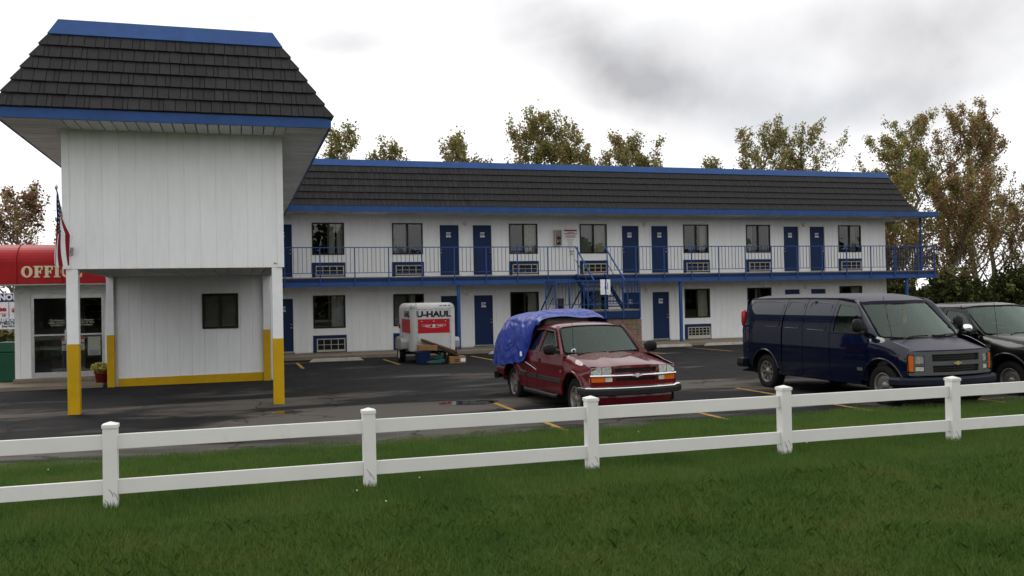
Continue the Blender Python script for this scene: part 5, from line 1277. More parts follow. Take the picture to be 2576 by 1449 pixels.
for p in pieces: panel('grille_bar', p, G(.012), (-1, 0, 0), 'grey', van, thick=.05)
for z in (.845, .88, .655, .69): panel('grille_slat', [(-.49, z - .006), (.49, z - .006), (.49, z + .006), (-.49, z + .006)], G(-.006), (-1, 0, 0), 'dgrey', van, thick=.02)
for s in (-1, 1):
    h = panel('headlight', fillet([(s * .628, .772), (s * .77, .772), (s * .77, .9), (s * .628, .9)], .02), G(-.008), (-1, 0, 0), 'lamp', van, thick=.02)
    panel('fog_light', fillet([(s * .628, .648), (s * .77, .648), (s * .77, .722), (s * .628, .722)], .015), G(-.006), (-1, 0, 0), 'fog', van, thick=.02)
    panel('turn_signal', fillet([(s * .805, .64), (s * .875, .64), (s * .88, .915), (s * .805, .915)], .02), G(.014), (-1, 0, 0), 'amber', van, thick=.06)
bowtie(van, gx(0) + .022, -.02, .77, .17, 'gold')
bp_ = [(gx(y) + .0, y) for y in [-.90 + 1.8 * i / 20 for i in range(21)]]; bp_ = [(bp_[0][0] - .25, -.985)] + [(bp_[0][0] - .06, -.965)] + bp_[1:-1] + [(bp_[-1][0] - .06, .965)] + [(bp_[-1][0] - .25, .985)]
sweep('front_bumper', bp_, [(-.08, .36), (.05, .38), (.09, .42), (.095, .50), (.07, .535), (-.08, .545)], 'bumper', van)
q = MB(); q.box(.35, .68, -.8, .8, .30, .57); q.build('under_bumper', 'dark', van)
# rear
panel('rear_door', fillet([(-.90, .48), (-.006, .48), (-.006, 1.88), (-.80, 1.88)], .03), lambda y, z: Vector((-4.42 + .1 * max(0, z - 1.3), y, z)), (1, 0, 0), 'van', van); panel('rear_door', fillet([(.90, .48), (.006, .48), (.006, 1.88), (.80, 1.88)], .03), lambda y, z: Vector((-4.42 + .1 * max(0, z - 1.3), y, z)), (1, 0, 0), 'van', van)
sweep('rear_bumper', [(-4.2, .97), (-4.44, .95), (-4.5, .8), (-4.52, 0), (-4.5, -.8), (-4.44, -.95), (-4.2, -.97)], [(-.05, .42), (.08, .42), (.1, .5), (.08, .6), (-.05, .6)], 'black', van)
q = MB(); q.cyl((-4.15, -.75, .33), (-4.55, -.82, .33), .035); q.build('exhaust', 'black', van)
# interior and underbody
q = MB(); q.box(-4.3, .5, -.86, .86, .32, .40); q.box(-4.35, -1.6, -.88, .88, .40, .46); q.build('floor_pan', 'dark', van)
q = MB(); q.hexa([(-.15, -.84, .5), (.05, -.84, .5), (.05, .84, .5), (-.15, .84, .5), (-.38, -.82, 1.14), (-.02, -.8, 1.19), (-.02, .8, 1.19), (-.38, .82, 1.14)]); q.build('dashboard', 'grey', van, bevel=.03)
q = MB(); q.box(-.33, -.2, -.5, -.3, 1.16, 1.19); q.build('yellow_folder', 'yellow', van)
seats(van, -.95, (-.45, .45), .62, 1.52, 'interior'); steering(van, -.45, .43, 1.2)
q = MB(); q.box(-1.9, -1.86, -.86, .86, .45, 1.85); q.build('bulkhead', 'interior', van)
q = MB(); q.tube([(-.47, .02, 1.75), (-.46, .02, 1.5)], .004, 4); q.box(-.465, -.455, -.02, .06, 1.42, 1.55); q.build('air_freshener', 'amber', van)
wiper(van, [(.20, -.62, 1.165), (.10, -.35, 1.21), (.11, .02, 1.215)]); wiper(van, [(.20, .1, 1.19), (.12, .35, 1.225), (.06, .72, 1.225)])
q = MB(); q.tube([(.09, -.74, 1.17), (-.02, -.74, 1.55), (-.12, -.74, 1.92)], .0045, 5); q.build('antenna', 'black', van)
q = MB(); q.box(.10, .2, .1, .32, 1.195, 1.222); q.build('cowl_vent', 'black', van)
body_text(van, '1500', .075, -.46, -1.008, .62, 'steel')

# ---------------------------------------------------------------- dark red pickup
pk = thing('pickup_truck', (6.307, 14.717, -.10), 'dark red pickup truck with chrome bumper, its bed covered by a blue tarp', 'pickup truck', 'vehicles parked nose to the fence', rz=R(-87.88), local=True)
AR, TR = .445, .355; RX = -2.99; FX = .20
def pzt(x): return 1.085 - .055 * max(0, min(1.3, (x + .35) / .6)) - .125 * max(0, (x - .15) / .7) ** 1.4
def pwid(x, z):
    w = .865
    if z < .58: w -= .30 * (.58 - z) ** 1.5
    if z > 1.03: w -= .205 * ((z - 1.03) / .51) ** 1.1
    if x > .25: w -= .09 * ((x - .25) / .6) ** 2
    if x > -.24: w -= .09 * (1 - .75 * max(0, min(1, (x - .4) / .3))) * max(0, (z - (pzt(x) - .13)) / .13) ** 2
    if x < -2.12 and z > .95: w = .865 - .02 * (z - .95)
    for cx in (FX, RX):
        d = math.hypot(x - cx, z - .36); w += .032 * math.exp(-((d - AR) / .09) ** 2)
    return w - .012 * math.exp(-((z - .70) / .05) ** 2)
PS = lambda s: (lambda x, z: Vector((x, s * pwid(x, z), z)))
for s in (-1, 1):
    inw = (0, -s, 0); F_ = PS(s)
    panel('fender', [(-.235, .42), (-.235, 1.06), (-.34, 1.068), (-.34, 1.085)] + [(x, pzt(x)) for x in (-.1, .1, .25, .4, .55, .68, .74)] + [(.755, .86), (.765, .55), (.72, .45)] + arch(FX, .36, AR, .45), F_, inw, 's10', pk, res=.06)
    d1 = panel('front_door', [(-1.525, .42), (-.25, .42), (-.25, 1.06), (-1.525, 1.06)], F_, inw, 's10', pk)
    out_ = [(-1.525, 1.065), (-.36, 1.065), (-.47, 1.15), (-.93, 1.515), (-1.47, 1.54)]; inn = [(-1.465, 1.085), (-.50, 1.085), (-.575, 1.15), (-.965, 1.46), (-1.42, 1.48)]
    ring('window_frame', out_, inn, F_, inw, 's10', d1); panel('pane', inn, lambda x, z: F_(x, z) - Vector((0, s * .012, 0)), inw, 'autoglass', d1, thick=0)
    q = MB(); vis = [F_(a, c) + Vector((0, s * .02, 0)) for a, c in ((-.60, 1.20), (-.955, 1.468), (-1.44, 1.488))]; q.tube(vis, .022, 6); q.build('rain_visor', 'black', d1)
    q = MB(); q.box(-1.46, -1.34, s * .86 - .01, s * .86 + .016, .89, .97); q.build('handle', 'black', d1, bevel=.01)
    d2 = panel('cab_corner', [(-2.10, .42), (-1.54, .42), (-1.54, 1.06), (-2.13, 1.06)], F_, inw, 's10', pk)
    out_ = [(-2.13, 1.065), (-1.54, 1.065), (-1.485, 1.54), (-2.06, 1.53)]; inn = [(-2.06, 1.09), (-1.60, 1.09), (-1.555, 1.48), (-2.01, 1.47)]
    ring('window_frame', out_, inn, F_, inw, 's10', d2); panel('pane', inn, lambda x, z: F_(x, z) - Vector((0, s * .012, 0)), inw, 'autoglass', d2, thick=0)
    q = MB(); q.tube([F_(a, c) + Vector((0, s * .018, 0)) for a, c in ((-1.56, 1.49), (-1.99, 1.478))], .018, 6); q.build('rain_visor', 'black', d2)
    panel('bed_side', [(-4.0, .52), (-4.02, 1.0), (-2.15, 1.02), (-2.125, .42)] + arch(RX, .36, AR, .45) + [(-3.6, .5)], F_, inw, 's10', pk, res=.06)
    for cx in (FX, RX):
        q = MB(); q.tube([F_(a, c) + Vector((0, s * .004, 0)) for a, c in arch(cx, .36, AR + .02, .45)], .024, 6); q.build('arch_lip', 's10', pk)
        q = MB(); A_ = arch(cx, .36, AR - .004, .3, 16); q.add([(a, s * .82, c) for a, c in A_] + [(a, s * .4, c) for a, c in A_], [(i, i + 1, 18 + i, 17 + i) for i in range(16)]); q.add([(a, s * .4, c) for a, c in A_], [tuple(range(17))]); q.build('wheel_housing', 'dark', pk)
        wheel(pk, cx, s * .725, TR, .22, 'five')
    for a, c in ((-1.5, -.32), (-2.08, -1.56), (-2.58, -2.16)):
        q = MB(); q.hexa([F_(a, .575) + Vector((0, s * (-.004), 0)), F_(c, .585) + Vector((0, s * (-.004), 0)), F_(c, .585) + Vector((0, s * .016, 0)), F_(a, .575) + Vector((0, s * .016, 0)), F_(a, .65) + Vector((0, s * (-.004), 0)), F_(c, .655) + Vector((0, s * (-.004), 0)), F_(c, .655) + Vector((0, s * .016, 0)), F_(a, .65) + Vector((0, s * .016, 0))]); q.build('side_moulding', 'dgrey', pk)
    q = MB(); q.tube([(-.46, s * .87, .34), (-.6, s * .90, .33), (-2.1, s * .90, .33), (-2.3, s * .82, .34)], .045, 8); q.build('step_bar', 'black', pk)
    q = MB(); q.box(-2.6, -.44, s * .8 - .02, s * .8 + .02, .36, .425); q.build('rocker', 's10', pk)
    q = MB(); ellipsoid(q, (-.52, s * 1.0, 1.17), .07, .12, .10); q.bar((-.47, s * .83, 1.12), (-.5, s * .96, 1.13), .07, .06); q.build('mirror', 'black', pk)
def proof(x, y):
    z = 1.625 - .035 * (y / .66) ** 2 - .045 * abs(y / .67) ** 6
    if x > -1.35: z -= .055 * ((x + 1.35) / .4) ** 2
    if x < -1.7: z -= .06 * ((-1.7 - x) / .36) ** 2
    return Vector((x, y, z))
panel('roof', fillet([(-2.08, -.655), (-1.12, -.665), (-.99, -.63), (-.91, 0), (-.99, .63), (-1.12, .665), (-2.08, .655)], [.08, 0, .08, .2, .08, 0, .08]), proof, (0, 0, -1), 's10', pk, thick=.05, res=.06)
def pws(y, z):
    t = (z - 1.075) / .48; return Vector((-.28 - .19 * (y / .74) ** 2 - t * (.63 - .10 * (y / .7) ** 2), y, z))
wo_ = fillet([(-.725, 1.10), (-.35, 1.08), (.35, 1.08), (.725, 1.10), (.63, 1.53), (.3, 1.56), (-.3, 1.56), (-.63, 1.53)], [.05, .1, .1, .05, .06, .1, .1, .06])
panel('windshield', wo_, pws, (-1, 0, 0), 'autoglass', pk, thick=.004)
q = MB(); q.tube([pws(a, c) + Vector((.004, 0, .002)) for a, c in wo_], .013, 5, closed=True); q.build('windshield_seal', 'black', pk)
for s in (-1, 1): pillar(pk, [pws(s * .74, 1.085), pws(s * .73, 1.10), pws(s * .637, 1.53), pws(s * .62, 1.565)], [PS(s)(-.35, 1.05), PS(s)(-.365, 1.065), PS(s)(-.475, 1.15), PS(s)(-.935, 1.517), PS(s)(-1.05, 1.545)], s, 's10')
panel('rear_window', fillet([(-.62, 1.10), (.62, 1.10), (.56, 1.46), (-.56, 1.46)], .06), lambda y, z: Vector((-2.16 + .2 * (z - 1.1), y, z)), (1, 0, 0), 'autoglass', pk, thick=0)
panel('cab_back', [(-.80, .5), (.80, .5), (.78, 1.09), (-.78, 1.09)], lambda y, z: Vector((-2.12, y, z)), (1, 0, 0), 's10', pk)
def phood(x, y):
    t = max(0., (.86 - x) / 1.16); z = .925 + .185 * t ** .75 - .03 * (y / .7) ** 2 - .03 * abs(y / .76) ** 8
    return Vector((x, y, z + .012 * (1 / (1 + math.exp((abs(y) - .34) * 30)))))
hb2 = lambda y: -.25 - .19 * (y / .74) ** 2; hf2 = lambda y: .845 - .085 * (y / .75) ** 2
ys2 = [-.765, -.7, -.5, -.3, -.1, 0, .1, .3, .5, .7, .765]
panel('hood', [(hf2(y), y) for y in ys2] + [(hb2(y) + .06, y) for y in reversed(ys2)], phood, (0, 0, -1), 's10', pk, thick=.025, res=.05)
panel('cowl', [(hb2(y) + .052, y * .98) for y in ys2] + [(hb2(y) - .04, y * .97) for y in reversed(ys2)], lambda x, y: phood(x, y) - Vector((0, 0, .012)), (0, 0, -1), 'black', pk, thick=.02)
px = lambda y: .865 - .13 * (abs(y) / .82) ** 2.4
PG = lambda d: (lambda y, z: Vector((px(y) + d - .10 * max(0, z - .8), y, z)))
panel('grille_back', [(-.80, .64), (.80, .64), (.79, .93), (-.79, .93)], PG(-.045), (-1, 0, 0), 'black', pk, thick=.04)
fp_ = [fillet([(-.41, .895), (.41, .895), (.43, .935), (-.43, .935)], .01), fillet([(-.42, .655), (.42, .655), (.42, .685), (-.42, .685)], .01), [(-.41, .80), (.41, .80), (.41, .83), (-.41, .83)], [(-.41, .735), (.41, .735), (.41, .758), (-.41, .758)]]
for s in (-1, 1): fp_ += [[(s * .36, .685), (s * .42, .685), (s * .42, .735), (s * .37, .735)], [(s * .37, .83), (s * .435, .83), (s * .435, .895), (s * .385, .895)], [(s * .42, .655), (s * .79, .655), (s * .79, .672), (s * .42, .672)]]
fp_ += [fillet([(-.80, .575), (.80, .575), (.80, .655), (-.80, .655)], .01)]
for p in fp_: panel('grille_surround', p, PG(0), (-1, 0, 0), 's10', pk, thick=.05)
for z in (.85, .872, .705, .722): panel('grille_slat', [(-.36, z - .004), (.36, z - .004), (.36, z + .004), (-.36, z + .004)], PG(-.03), (-1, 0, 0), 'dgrey', pk, thick=.01)
sweep('chrome_bar', [(px(y), y) for y in [-.79 + 1.58 * i / 20 for i in range(21)]], [(-.03, .756), (.012, .756), (.026, .764), (.030, .776), (.022, .790), (.004, .802), (-.03, .803)], 'chrome', pk)
for s in (-1, 1):
    hl = panel('headlight', fillet([(s * .44, .806), (s * .785, .806), (s * .765, .905), (s * .44, .925)], .02), PG(.004), (-1, 0, 0), 'lamp', pk, thick=.04)
    panel('lens_divider', [(s * .595, .815), (s * .603, .815), (s * .603, .912), (s * .595, .912)], PG(.007), (-1, 0, 0), 'dgrey', hl, thick=.004)
    panel('turn_signal', fillet([(s * .55, .675), (s * .80, .675), (s * .80, .752), (s * .55, .752)], .012), PG(.006), (-1, 0, 0), 'amber', pk, thick=.04)
    panel('parking_light', fillet([(s * .43, .68), (s * .545, .68), (s * .545, .748), (s * .43, .748)], .01), PG(.006), (-1, 0, 0), 'fog', pk, thick=.04)
bowtie(pk, px(0) + .034, 0, .778, .185, 'tpaint')
bpath = [(px(y) + .01, y) for y in [-.76 + 1.52 * i / 20 for i in range(21)]]; bpath = [(bpath[0][0] - .24, -.825), (bpath[0][0] - .05, -.805)] + bpath[1:-1] + [(bpath[-1][0] - .05, .805), (bpath[-1][0] - .24, .825)]
sweep('front_bumper', bpath, [(-.06, .572), (.07, .572), (.098, .578), (.092, .590), (.055, .604), (-.06, .606)], 'chrome', pk)
sweep('bumper_pad', bpath, [(-.06, .455), (.06, .458), (.10, .475), (.110, .54), (.100, .568), (-.06, .570)], 'dgrey', pk)
sweep('valance', [(x - .03, y * .97) for x, y in bpath[2:-2]], [(-.04, .30), (.01, .31), (.055, .42), (.05, .458), (-.04, .456)], 's10', pk)
panel('tailgate', [(-.80, .55), (.80, .55), (.80, 1.0), (-.80, 1.0)], lambda y, z: Vector((-4.02, y, z)), (1, 0, 0), 's10', pk)
sweep('rear_bumper', [(-3.98, .86), (-4.12, .82), (-4.15, 0), (-4.12, -.82), (-3.98, -.86)], [(-.04, .40), (.06, .40), (.07, .54), (-.04, .56)], 'black', pk)
for s in (-1, 1): q = MB(); q.box(-4.03, -3.93, s * .845 - .03, s * .845 + .03, .68, .95); q.build('tail_light', 'tail', pk)
q = MB(); q.box(-3.98, .6, -.72, .72, .36, .44); q.box(-3.98, -2.16, -.78, .78, .56, .62); q.box(-2.16, -.5, -.75, .75, .44, .5); q.box(.1, .70, -.66, .66, .34, .60); q.build('floor_pan', 'dark', pk)
q = MB(); q.hexa([(-.5, -.76, .5), (-.3, -.76, .5), (-.3, .76, .5), (-.5, .76, .5), (-.78, -.74, 1.02), (-.46, -.72, 1.065), (-.46, .72, 1.065), (-.78, .74, 1.02)]); q.build('dashboard', 'interior', pk, bevel=.03)
seats(pk, -1.3, (-.36, .36), .55, 1.38); steering(pk, -.85, .36, 1.06, .18)
wiper(pk, [(-.2, -.60, 1.085), (-.28, -.4, 1.10), (-.25, -.02, 1.108)]); wiper(pk, [(-.16, .0, 1.112), (-.26, .25, 1.118), (-.33, .6, 1.115)])
q = MB(); q.tube([(-.06, -.74, 1.05), (-.06, -.74, 1.3), (-.09, -.74, 1.66)], .004, 5); q.build('antenna', 'black', pk)
body_text(pk, 'LS', .06, -.36, -.868, .79, 'steel')
q = MB(); q.lathe([(.03, 0), (.05, 0), (.05, .01), (.03, .01)], (-.47, -.56, 1.125), 'x', 14); q.build('dash_trinket', 'sheet', pk)
q = MB(); q.box(-.5, -.4, -.33, -.1, 1.075, 1.09); q.build('dash_paper', 'sheet', pk)

# load under the tarp, and the tarp itself (separate things lying on the truck, placed in the truck's frame)
ld = thing('truck_load', (6.307, 14.717, -.10), 'pale bundle on the pickup showing beneath the front edge of the tarp', 'bundle', rz=R(-87.88), local=True)
m = MB(); m.hexa([(-3.6, -.65, .63), (-2.2, -.65, .63), (-2.2, .65, .63), (-3.6, .65, .63), (-3.4, -.5, 1.60), (-2.14, -.42, 1.70), (-2.14, .5, 1.70), (-3.4, .5, 1.60)]); m.build('bundle', 'beige', ld, bevel=.08)
tarp = thing('tarp', (6.307, 14.717, -.10), 'crumpled shiny blue tarp draped over the load of the red pickup', 'tarp', rz=R(-87.88), local=True)
T = MB(); nu, nv = 110, 120; V = []
PR = [(-1.74, 1.70), (-1.95, 1.76), (-2.30, 1.845), (-2.55, 1.80), (-2.9, 1.815), (-3.35, 1.79), (-3.68, 1.745), (-3.86, 1.60), (-3.94, 1.32), (-3.99, 1.02), (-4.02, .76)]
def smooth(a, b, x): t = min(1., max(0., (x - a) / (b - a))); return t * t * (3 - 2 * t)
for i in range(nu + 1):
    pc = lerp_poly([(a, c, 0) for a, c in PR], i / nu); x0, top = pc.x, pc.y; k = smooth(-1.93, -2.03, x0) if x0 < -1.93 else 0.
    for j in range(nv + 1):
        v = -1 + 2 * j / nv; a = abs(v)
        hem = 1.575 - .71 * k - .17 * min(1, max(0, (-2.03 - x0) / 1.5)) * k + .010 * math.sin(x0 * 17) * k if v < 0 else 1.575 - .55 * k
        hem = min(hem, top - .02)
        hw = .70 + .235 * k
        th = a * math.pi / 2; ex = math.sin(th) ** .50; ez = math.cos(th) ** .62
        y = math.copysign(hw * ex, v); z = hem + (top - hem) * ez; x = x0 - .05 * (1 - ez) * k
        w = noise.noise((y * 1.6, x * 1.7, z * 1.1 + 5)) * .05 + (1 - abs(noise.noise((x * 3.2 + z * 2.6, z * 1.0 - x * .8, y * 1.4))) * 2.4) * .030 + (1 - abs(noise.noise((x * 6 - z * 3 + 7, z * 2.2 + x, y * 2.4))) * 2.5) * .010
        g = .25 + .75 * (1 - ez); y += math.copysign(w * g, v); z += w * ez * .8; x -= w * smooth(-3.6, -3.9, x0) * .8
        V.append((x, y, z))
T.v = V; N = nv + 1
T.f = [(i * N + j, i * N + j + 1, (i + 1) * N + j + 1, (i + 1) * N + j) for i in range(nu) for j in range(nv)]; T.m = [0] * len(T.f); T.sm = [True] * len(T.f)
T.build('sheet', 'tarp', tarp)
m = MB(); m.box(-2.16, -2.06, -.985, -.975, .97, 1.06); m.build('paper_tag', 'sheet', tarp)
m = MB(); m.tube([(-2.0, -.93, .86), (-1.8, -.89, .80), (-1.55, -.88, .74)], .005, 4); m.build('tie_cord', 'sheet', tarp)

# ---------------------------------------------------------------- black pickup at the frame edge
bk = thing('pickup_truck', (14.78, 13.55, -.11), 'black pickup truck with chrome mirror, cut off by the right edge behind the van', 'pickup truck', 'vehicles parked nose to the fence', rz=R(-90), local=True)
AR, TR = .48, .375; RX = -3.52
def bzt(x): return 1.22 - .07 * max(0, min(1.5, (x + .7) / .6)) - .14 * max(0, (x - .2) / .75) ** 1.5
def bwid(x, z):
    w = 1.0
    if z < .62: w -= .3 * (.62 - z) ** 1.5
    if z > 1.2: w -= .20 * ((z - 1.2) / .56) ** 1.2
    if x > .1: w -= .13 * ((x - .1) / .8) ** 2
    if x > -.72: w -= .13 * max(0, (z - (bzt(x) - .18)) / .18) ** 2
    for cx in (0, RX): d = math.hypot(x - cx, z - .38); w += .03 * math.exp(-((d - AR) / .1) ** 2)
    return w - .02 * math.exp(-((z - .72) / .06) ** 2)
BS = lambda s: (lambda x, z: Vector((x, s * bwid(x, z), z)))
for s in (-1, 1):
    inw = (0, -s, 0); F_ = BS(s)
    panel('fender', [(-.70, .45), (-.70, 1.215)] + [(x, bzt(x)) for x in (-.5, -.3, -.1, .1, .3, .5, .7)] + [(.80, .9), (.82, .6), (.72, .47)] + arch(0, .38, AR, .47) , F_, inw, 'f150', bk, res=.07)
    d1 = panel('front_door', [(-1.86, .45), (-.715, .45), (-.715, 1.21), (-1.86, 1.26)], F_, inw, 'f150', bk)
    out_ = [(-1.86, 1.265), (-.715, 1.215), (-.80, 1.32), (-1.18, 1.70), (-1.74, 1.745)]; inn = [(-1.72, 1.32), (-1.25, 1.24), (-.86, 1.31), (-1.20, 1.635), (-1.64, 1.675)]
    ring('window_frame', out_, inn, F_, inw, 'f150', d1); panel('pane', inn, lambda x, z: F_(x, z) - Vector((0, s * .012, 0)), inw, 'autoglass', d1, thick=0)
    d2 = panel('rear_door', [(-2.55, .45), (-1.875, .45), (-1.875, 1.255), (-2.58, 1.26)], F_, inw, 'f150', bk)
    out_ = [(-2.58, 1.265), (-1.875, 1.265), (-1.755, 1.745), (-2.48, 1.735)]; inn = [(-2.45, 1.36), (-1.97, 1.36), (-1.88, 1.66), (-2.40, 1.65)]
    ring('window_frame', out_, inn, F_, inw, 'f150', d2); panel('pane', inn, lambda x, z: F_(x, z) - Vector((0, s * .012, 0)), inw, 'autoglass', d2, thick=0)
    panel('bed_side', [(-4.6, .6), (-4.6, 1.22), (-2.60, 1.25), (-2.57, .45)] + arch(RX, .38, AR, .47) + [(-4.2, .55)], F_, inw, 'f150', bk, res=.08)
    for cx in (0, RX):
        q = MB(); A_ = arch(cx, .38, AR - .004, .3, 16); q.add([(a, s * .93, c) for a, c in A_] + [(a, s * .45, c) for a, c in A_], [(i, i + 1, 18 + i, 17 + i) for i in range(16)]); q.add([(a, s * .45, c) for a, c in A_], [tuple(range(17))]); q.build('wheel_housing', 'dark', bk)
        q = MB(); q.tube([F_(a, c) + Vector((0, s * .004, 0)) for a, c in arch(cx, .38, AR + .02, .47)], .03, 6); q.build('arch_lip', 'f150', bk)
        wheel(bk, cx, s * .84, TR, .25, 'steel')
    q = MB(); ellipsoid(q, (-.78, s * 1.19, 1.33), .075, .12, .095); mr_ = q.build('mirror', 'chrome', bk)
    q = MB(); q.bar((-.80, s * .96, 1.26), (-.80, s * 1.15, 1.27), .10, .08); ellipsoid(q, (-.83, s * 1.19, 1.31), .06, .125, .10); q.build('mirror_arm', 'black', mr_)
def broof(x, y):
    z = 1.83 - .04 * (y / .78) ** 2 - .04 * abs(y / .8) ** 6
    if x > -1.6: z -= .075 * ((x + 1.6) / .5) ** 2
    if x < -2.2: z -= .06 * ((-2.2 - x) / .4) ** 2
    return Vector((x, y, z))
panel('roof', fillet([(-2.55, -.80), (-1.5, -.81), (-1.27, -.76), (-1.14, 0), (-1.27, .76), (-1.5, .81), (-2.55, .80)], [.1, 0, .1, .2, .1, 0, .1]), broof, (0, 0, -1), 'f150', bk, thick=.05, res=.07)
def bws(y, z):
    t = (z - 1.2) / .55; return Vector((-.42 - .22 * (y / .86) ** 2 - t * (.75 - .05 * (y / .8) ** 2), y, z))
wo_ = fillet([(-.85, 1.225), (-.4, 1.205), (.4, 1.205), (.85, 1.225), (.775, 1.725), (.3, 1.755), (-.3, 1.755), (-.775, 1.725)], [.05, .1, .1, .05, .06, .1, .1, .06])
panel('windshield', wo_, bws, (-1, 0, 0), 'autoglass', bk, thick=.004)
q = MB(); q.tube([bws(a, c) + Vector((.004, 0, .002)) for a, c in wo_], .014, 5, closed=True); q.build('windshield_seal', 'black', bk)
for s in (-1, 1): pillar(bk, [bws(s * .86, 1.21), bws(s * .855, 1.225), bws(s * .782, 1.725), bws(s * .76, 1.77)], [BS(s)(-.70, 1.20), BS(s)(-.715, 1.215), BS(s)(-.80, 1.32), BS(s)(-1.18, 1.70), BS(s)(-1.34, 1.755)], s, 'f150')
def bhood(x, y):
    t = max(0., (.85 - x) / 1.25); return Vector((x, y, 1.0 + .235 * t ** .7 - .03 * (y / .8) ** 2 - .03 * abs(y / .83) ** 8))
ys3 = [-.84, -.7, -.5, -.25, 0, .25, .5, .7, .84]
panel('hood', [(.82 - .14 * (y / .84) ** 2, y) for y in ys3] + [(-.37 - .22 * (y / .86) ** 2, y) for y in reversed(ys3)], bhood, (0, 0, -1), 'f150', bk, thick=.025, res=.08)
panel('cowl', [(-.375 - .22 * (y / .86) ** 2, y) for y in ys3] + [(-.47 - .22 * (y / .86) ** 2, y) for y in reversed(ys3)], lambda x, y: bhood(x, y) - Vector((0, 0, .014)), (0, 0, -1), 'black', bk, thick=.02)
bx2 = lambda y: .86 - .16 * (abs(y) / .9) ** 2.4; BG = lambda d: (lambda y, z: Vector((bx2(y) + d, y, z)))
panel('grille', fillet([(-.45, .68), (.45, .68), (.5, .98), (-.5, .98)], .04), BG(0), (-1, 0, 0), 'black', bk, thick=.05)
q = MB(); q.tube([BG(.01)(a, c) for a, c in fillet([(-.45, .68), (.45, .68), (.5, .98), (-.5, .98)], .06)], .02, 6, closed=True); q.build('grille_frame', 'chrome', bk)
for s in (-1, 1): panel('headlight', fillet([(s * .52, .72), (s * .86, .72), (s * .84, .97), (s * .54, .98)], .05), BG(.0), (-1, 0, 0), 'lamp', bk, thick=.05)
bpath = [(bx2(y) + .02, y) for y in [-.88 + 1.76 * i / 16 for i in range(17)]]; bpath = [(bpath[0][0] - .2, -.98)] + bpath + [(bpath[-1][0] - .2, .98)]
sweep('front_bumper', bpath, [(-.06, .42), (.07, .43), (.1, .5), (.09, .62), (-.06, .65)], 'chrome', bk)
panel('tailgate', [(-.9, .6), (.9, .6), (.9, 1.2), (-.9, 1.2)], lambda y, z: Vector((-4.6, y, z)), (1, 0, 0), 'f150', bk)
panel('cab_back', [(-.92, .5), (.92, .5), (.9, 1.3), (-.9, 1.3)], lambda y, z: Vector((-2.58, y, z)), (1, 0, 0), 'f150', bk)
panel('rear_window', fillet([(-.72, 1.3), (.72, 1.3), (.66, 1.72), (-.66, 1.72)], .06), lambda y, z: Vector((-2.6 + .2 * (z - 1.3), y, z)), (1, 0, 0), 'autoglass', bk, thick=0)
q = MB(); q.box(-4.5, .6, -.8, .8, .40, .48); q.box(-4.55, -2.6, -.9, .9, .66, .72); q.box(.1, .75, -.75, .75, .40, .68); q.build('floor_pan', 'dark', bk)
q = MB(); q.hexa([(-.7, -.86, .55), (-.5, -.86, .55), (-.5, .86, .55), (-.7, .86, .55), (-.95, -.84, 1.15), (-.6, -.82, 1.19), (-.6, .82, 1.19), (-.95, .84, 1.15)]); q.build('dashboard', 'interior', bk, bevel=.03)
seats(bk, -1.5, (-.42, .42), .65, 1.5); steering(bk, -1.02, .42, 1.18)
wiper(bk, [(-.34, -.55, 1.22), (-.42, -.4, 1.235), (-.40, .05, 1.24)]); wiper(bk, [(-.34, .1, 1.23), (-.42, .3, 1.24), (-.5, .75, 1.24)])
q = MB(); q.tube([(-.42, -.80, 1.18), (-.45, -.80, 1.5), (-.5, -.80, 1.92)], .0045, 5); q.build('antenna', 'black', bk)
body_text(bk, 'F150', .085, -.47, -1.003, 1.0, 'steel')
# ================================================================== VEGETATION
def np_mesh(name, verts, nper, mats, midx=None, parent=None, faces=None):
    "mesh of N separate polygons with nper vertices each"
    me = bpy.data.meshes.new(name); nv = len(verts); nf = nv // nper
    me.vertices.add(nv); me.vertices.foreach_set('co', verts.astype(np.float32).ravel())
    me.loops.add(nv); me.loops.foreach_set('vertex_index', np.arange(nv, dtype=np.int32))
    me.polygons.add(nf); me.polygons.foreach_set('loop_start', np.arange(0, nv, nper, dtype=np.int32)); me.polygons.foreach_set('loop_total', np.full(nf, nper, dtype=np.int32))
    for m in mats: me.materials.append(MT[m])
    if midx is not None: me.polygons.foreach_set('material_index', midx.astype(np.int32))
    me.update(calc_edges=True); me.validate()
    return mk(name, me, parent)
def leaf_quads(centers, size, r, droop=0.):
    n = len(centers); a = r.normal(size=(n, 3)); a /= np.linalg.norm(a, axis=1)[:, None]
    b = r.normal(size=(n, 3)); b -= a * (a * b).sum(1)[:, None]; b /= np.linalg.norm(b, axis=1)[:, None]; c = np.cross(a, b)
    s = (size * r.uniform(.6, 1.35, n))[:, None]
    return np.stack([centers - b * s * .55, centers + c * s * .38, centers + b * s * .55, centers - c * s * .38], 1).reshape(-1, 3)
def crown(limbs, r, per, size, spread, z_lo):
    "leaf clumps along limbs (list of polylines)"
    C = []; K = []
    for L in limbs:
        L = np.array(L)
        for i in range(len(L)):
            t = i / max(1, len(L) - 1)
            if t < .25: continue
            k = max(1, int(per * (.5 + .9 * t))); c = L[i]
            if c[2] < z_lo: continue
            sp = spread * (1.15 - .55 * t)
            C.append(c + r.normal(size=(k, 3)) * np.array([sp, sp, sp * 1.25])); K.append(np.full(k, r.integers(0, 1000)))
    return np.concatenate(C), np.concatenate(K)
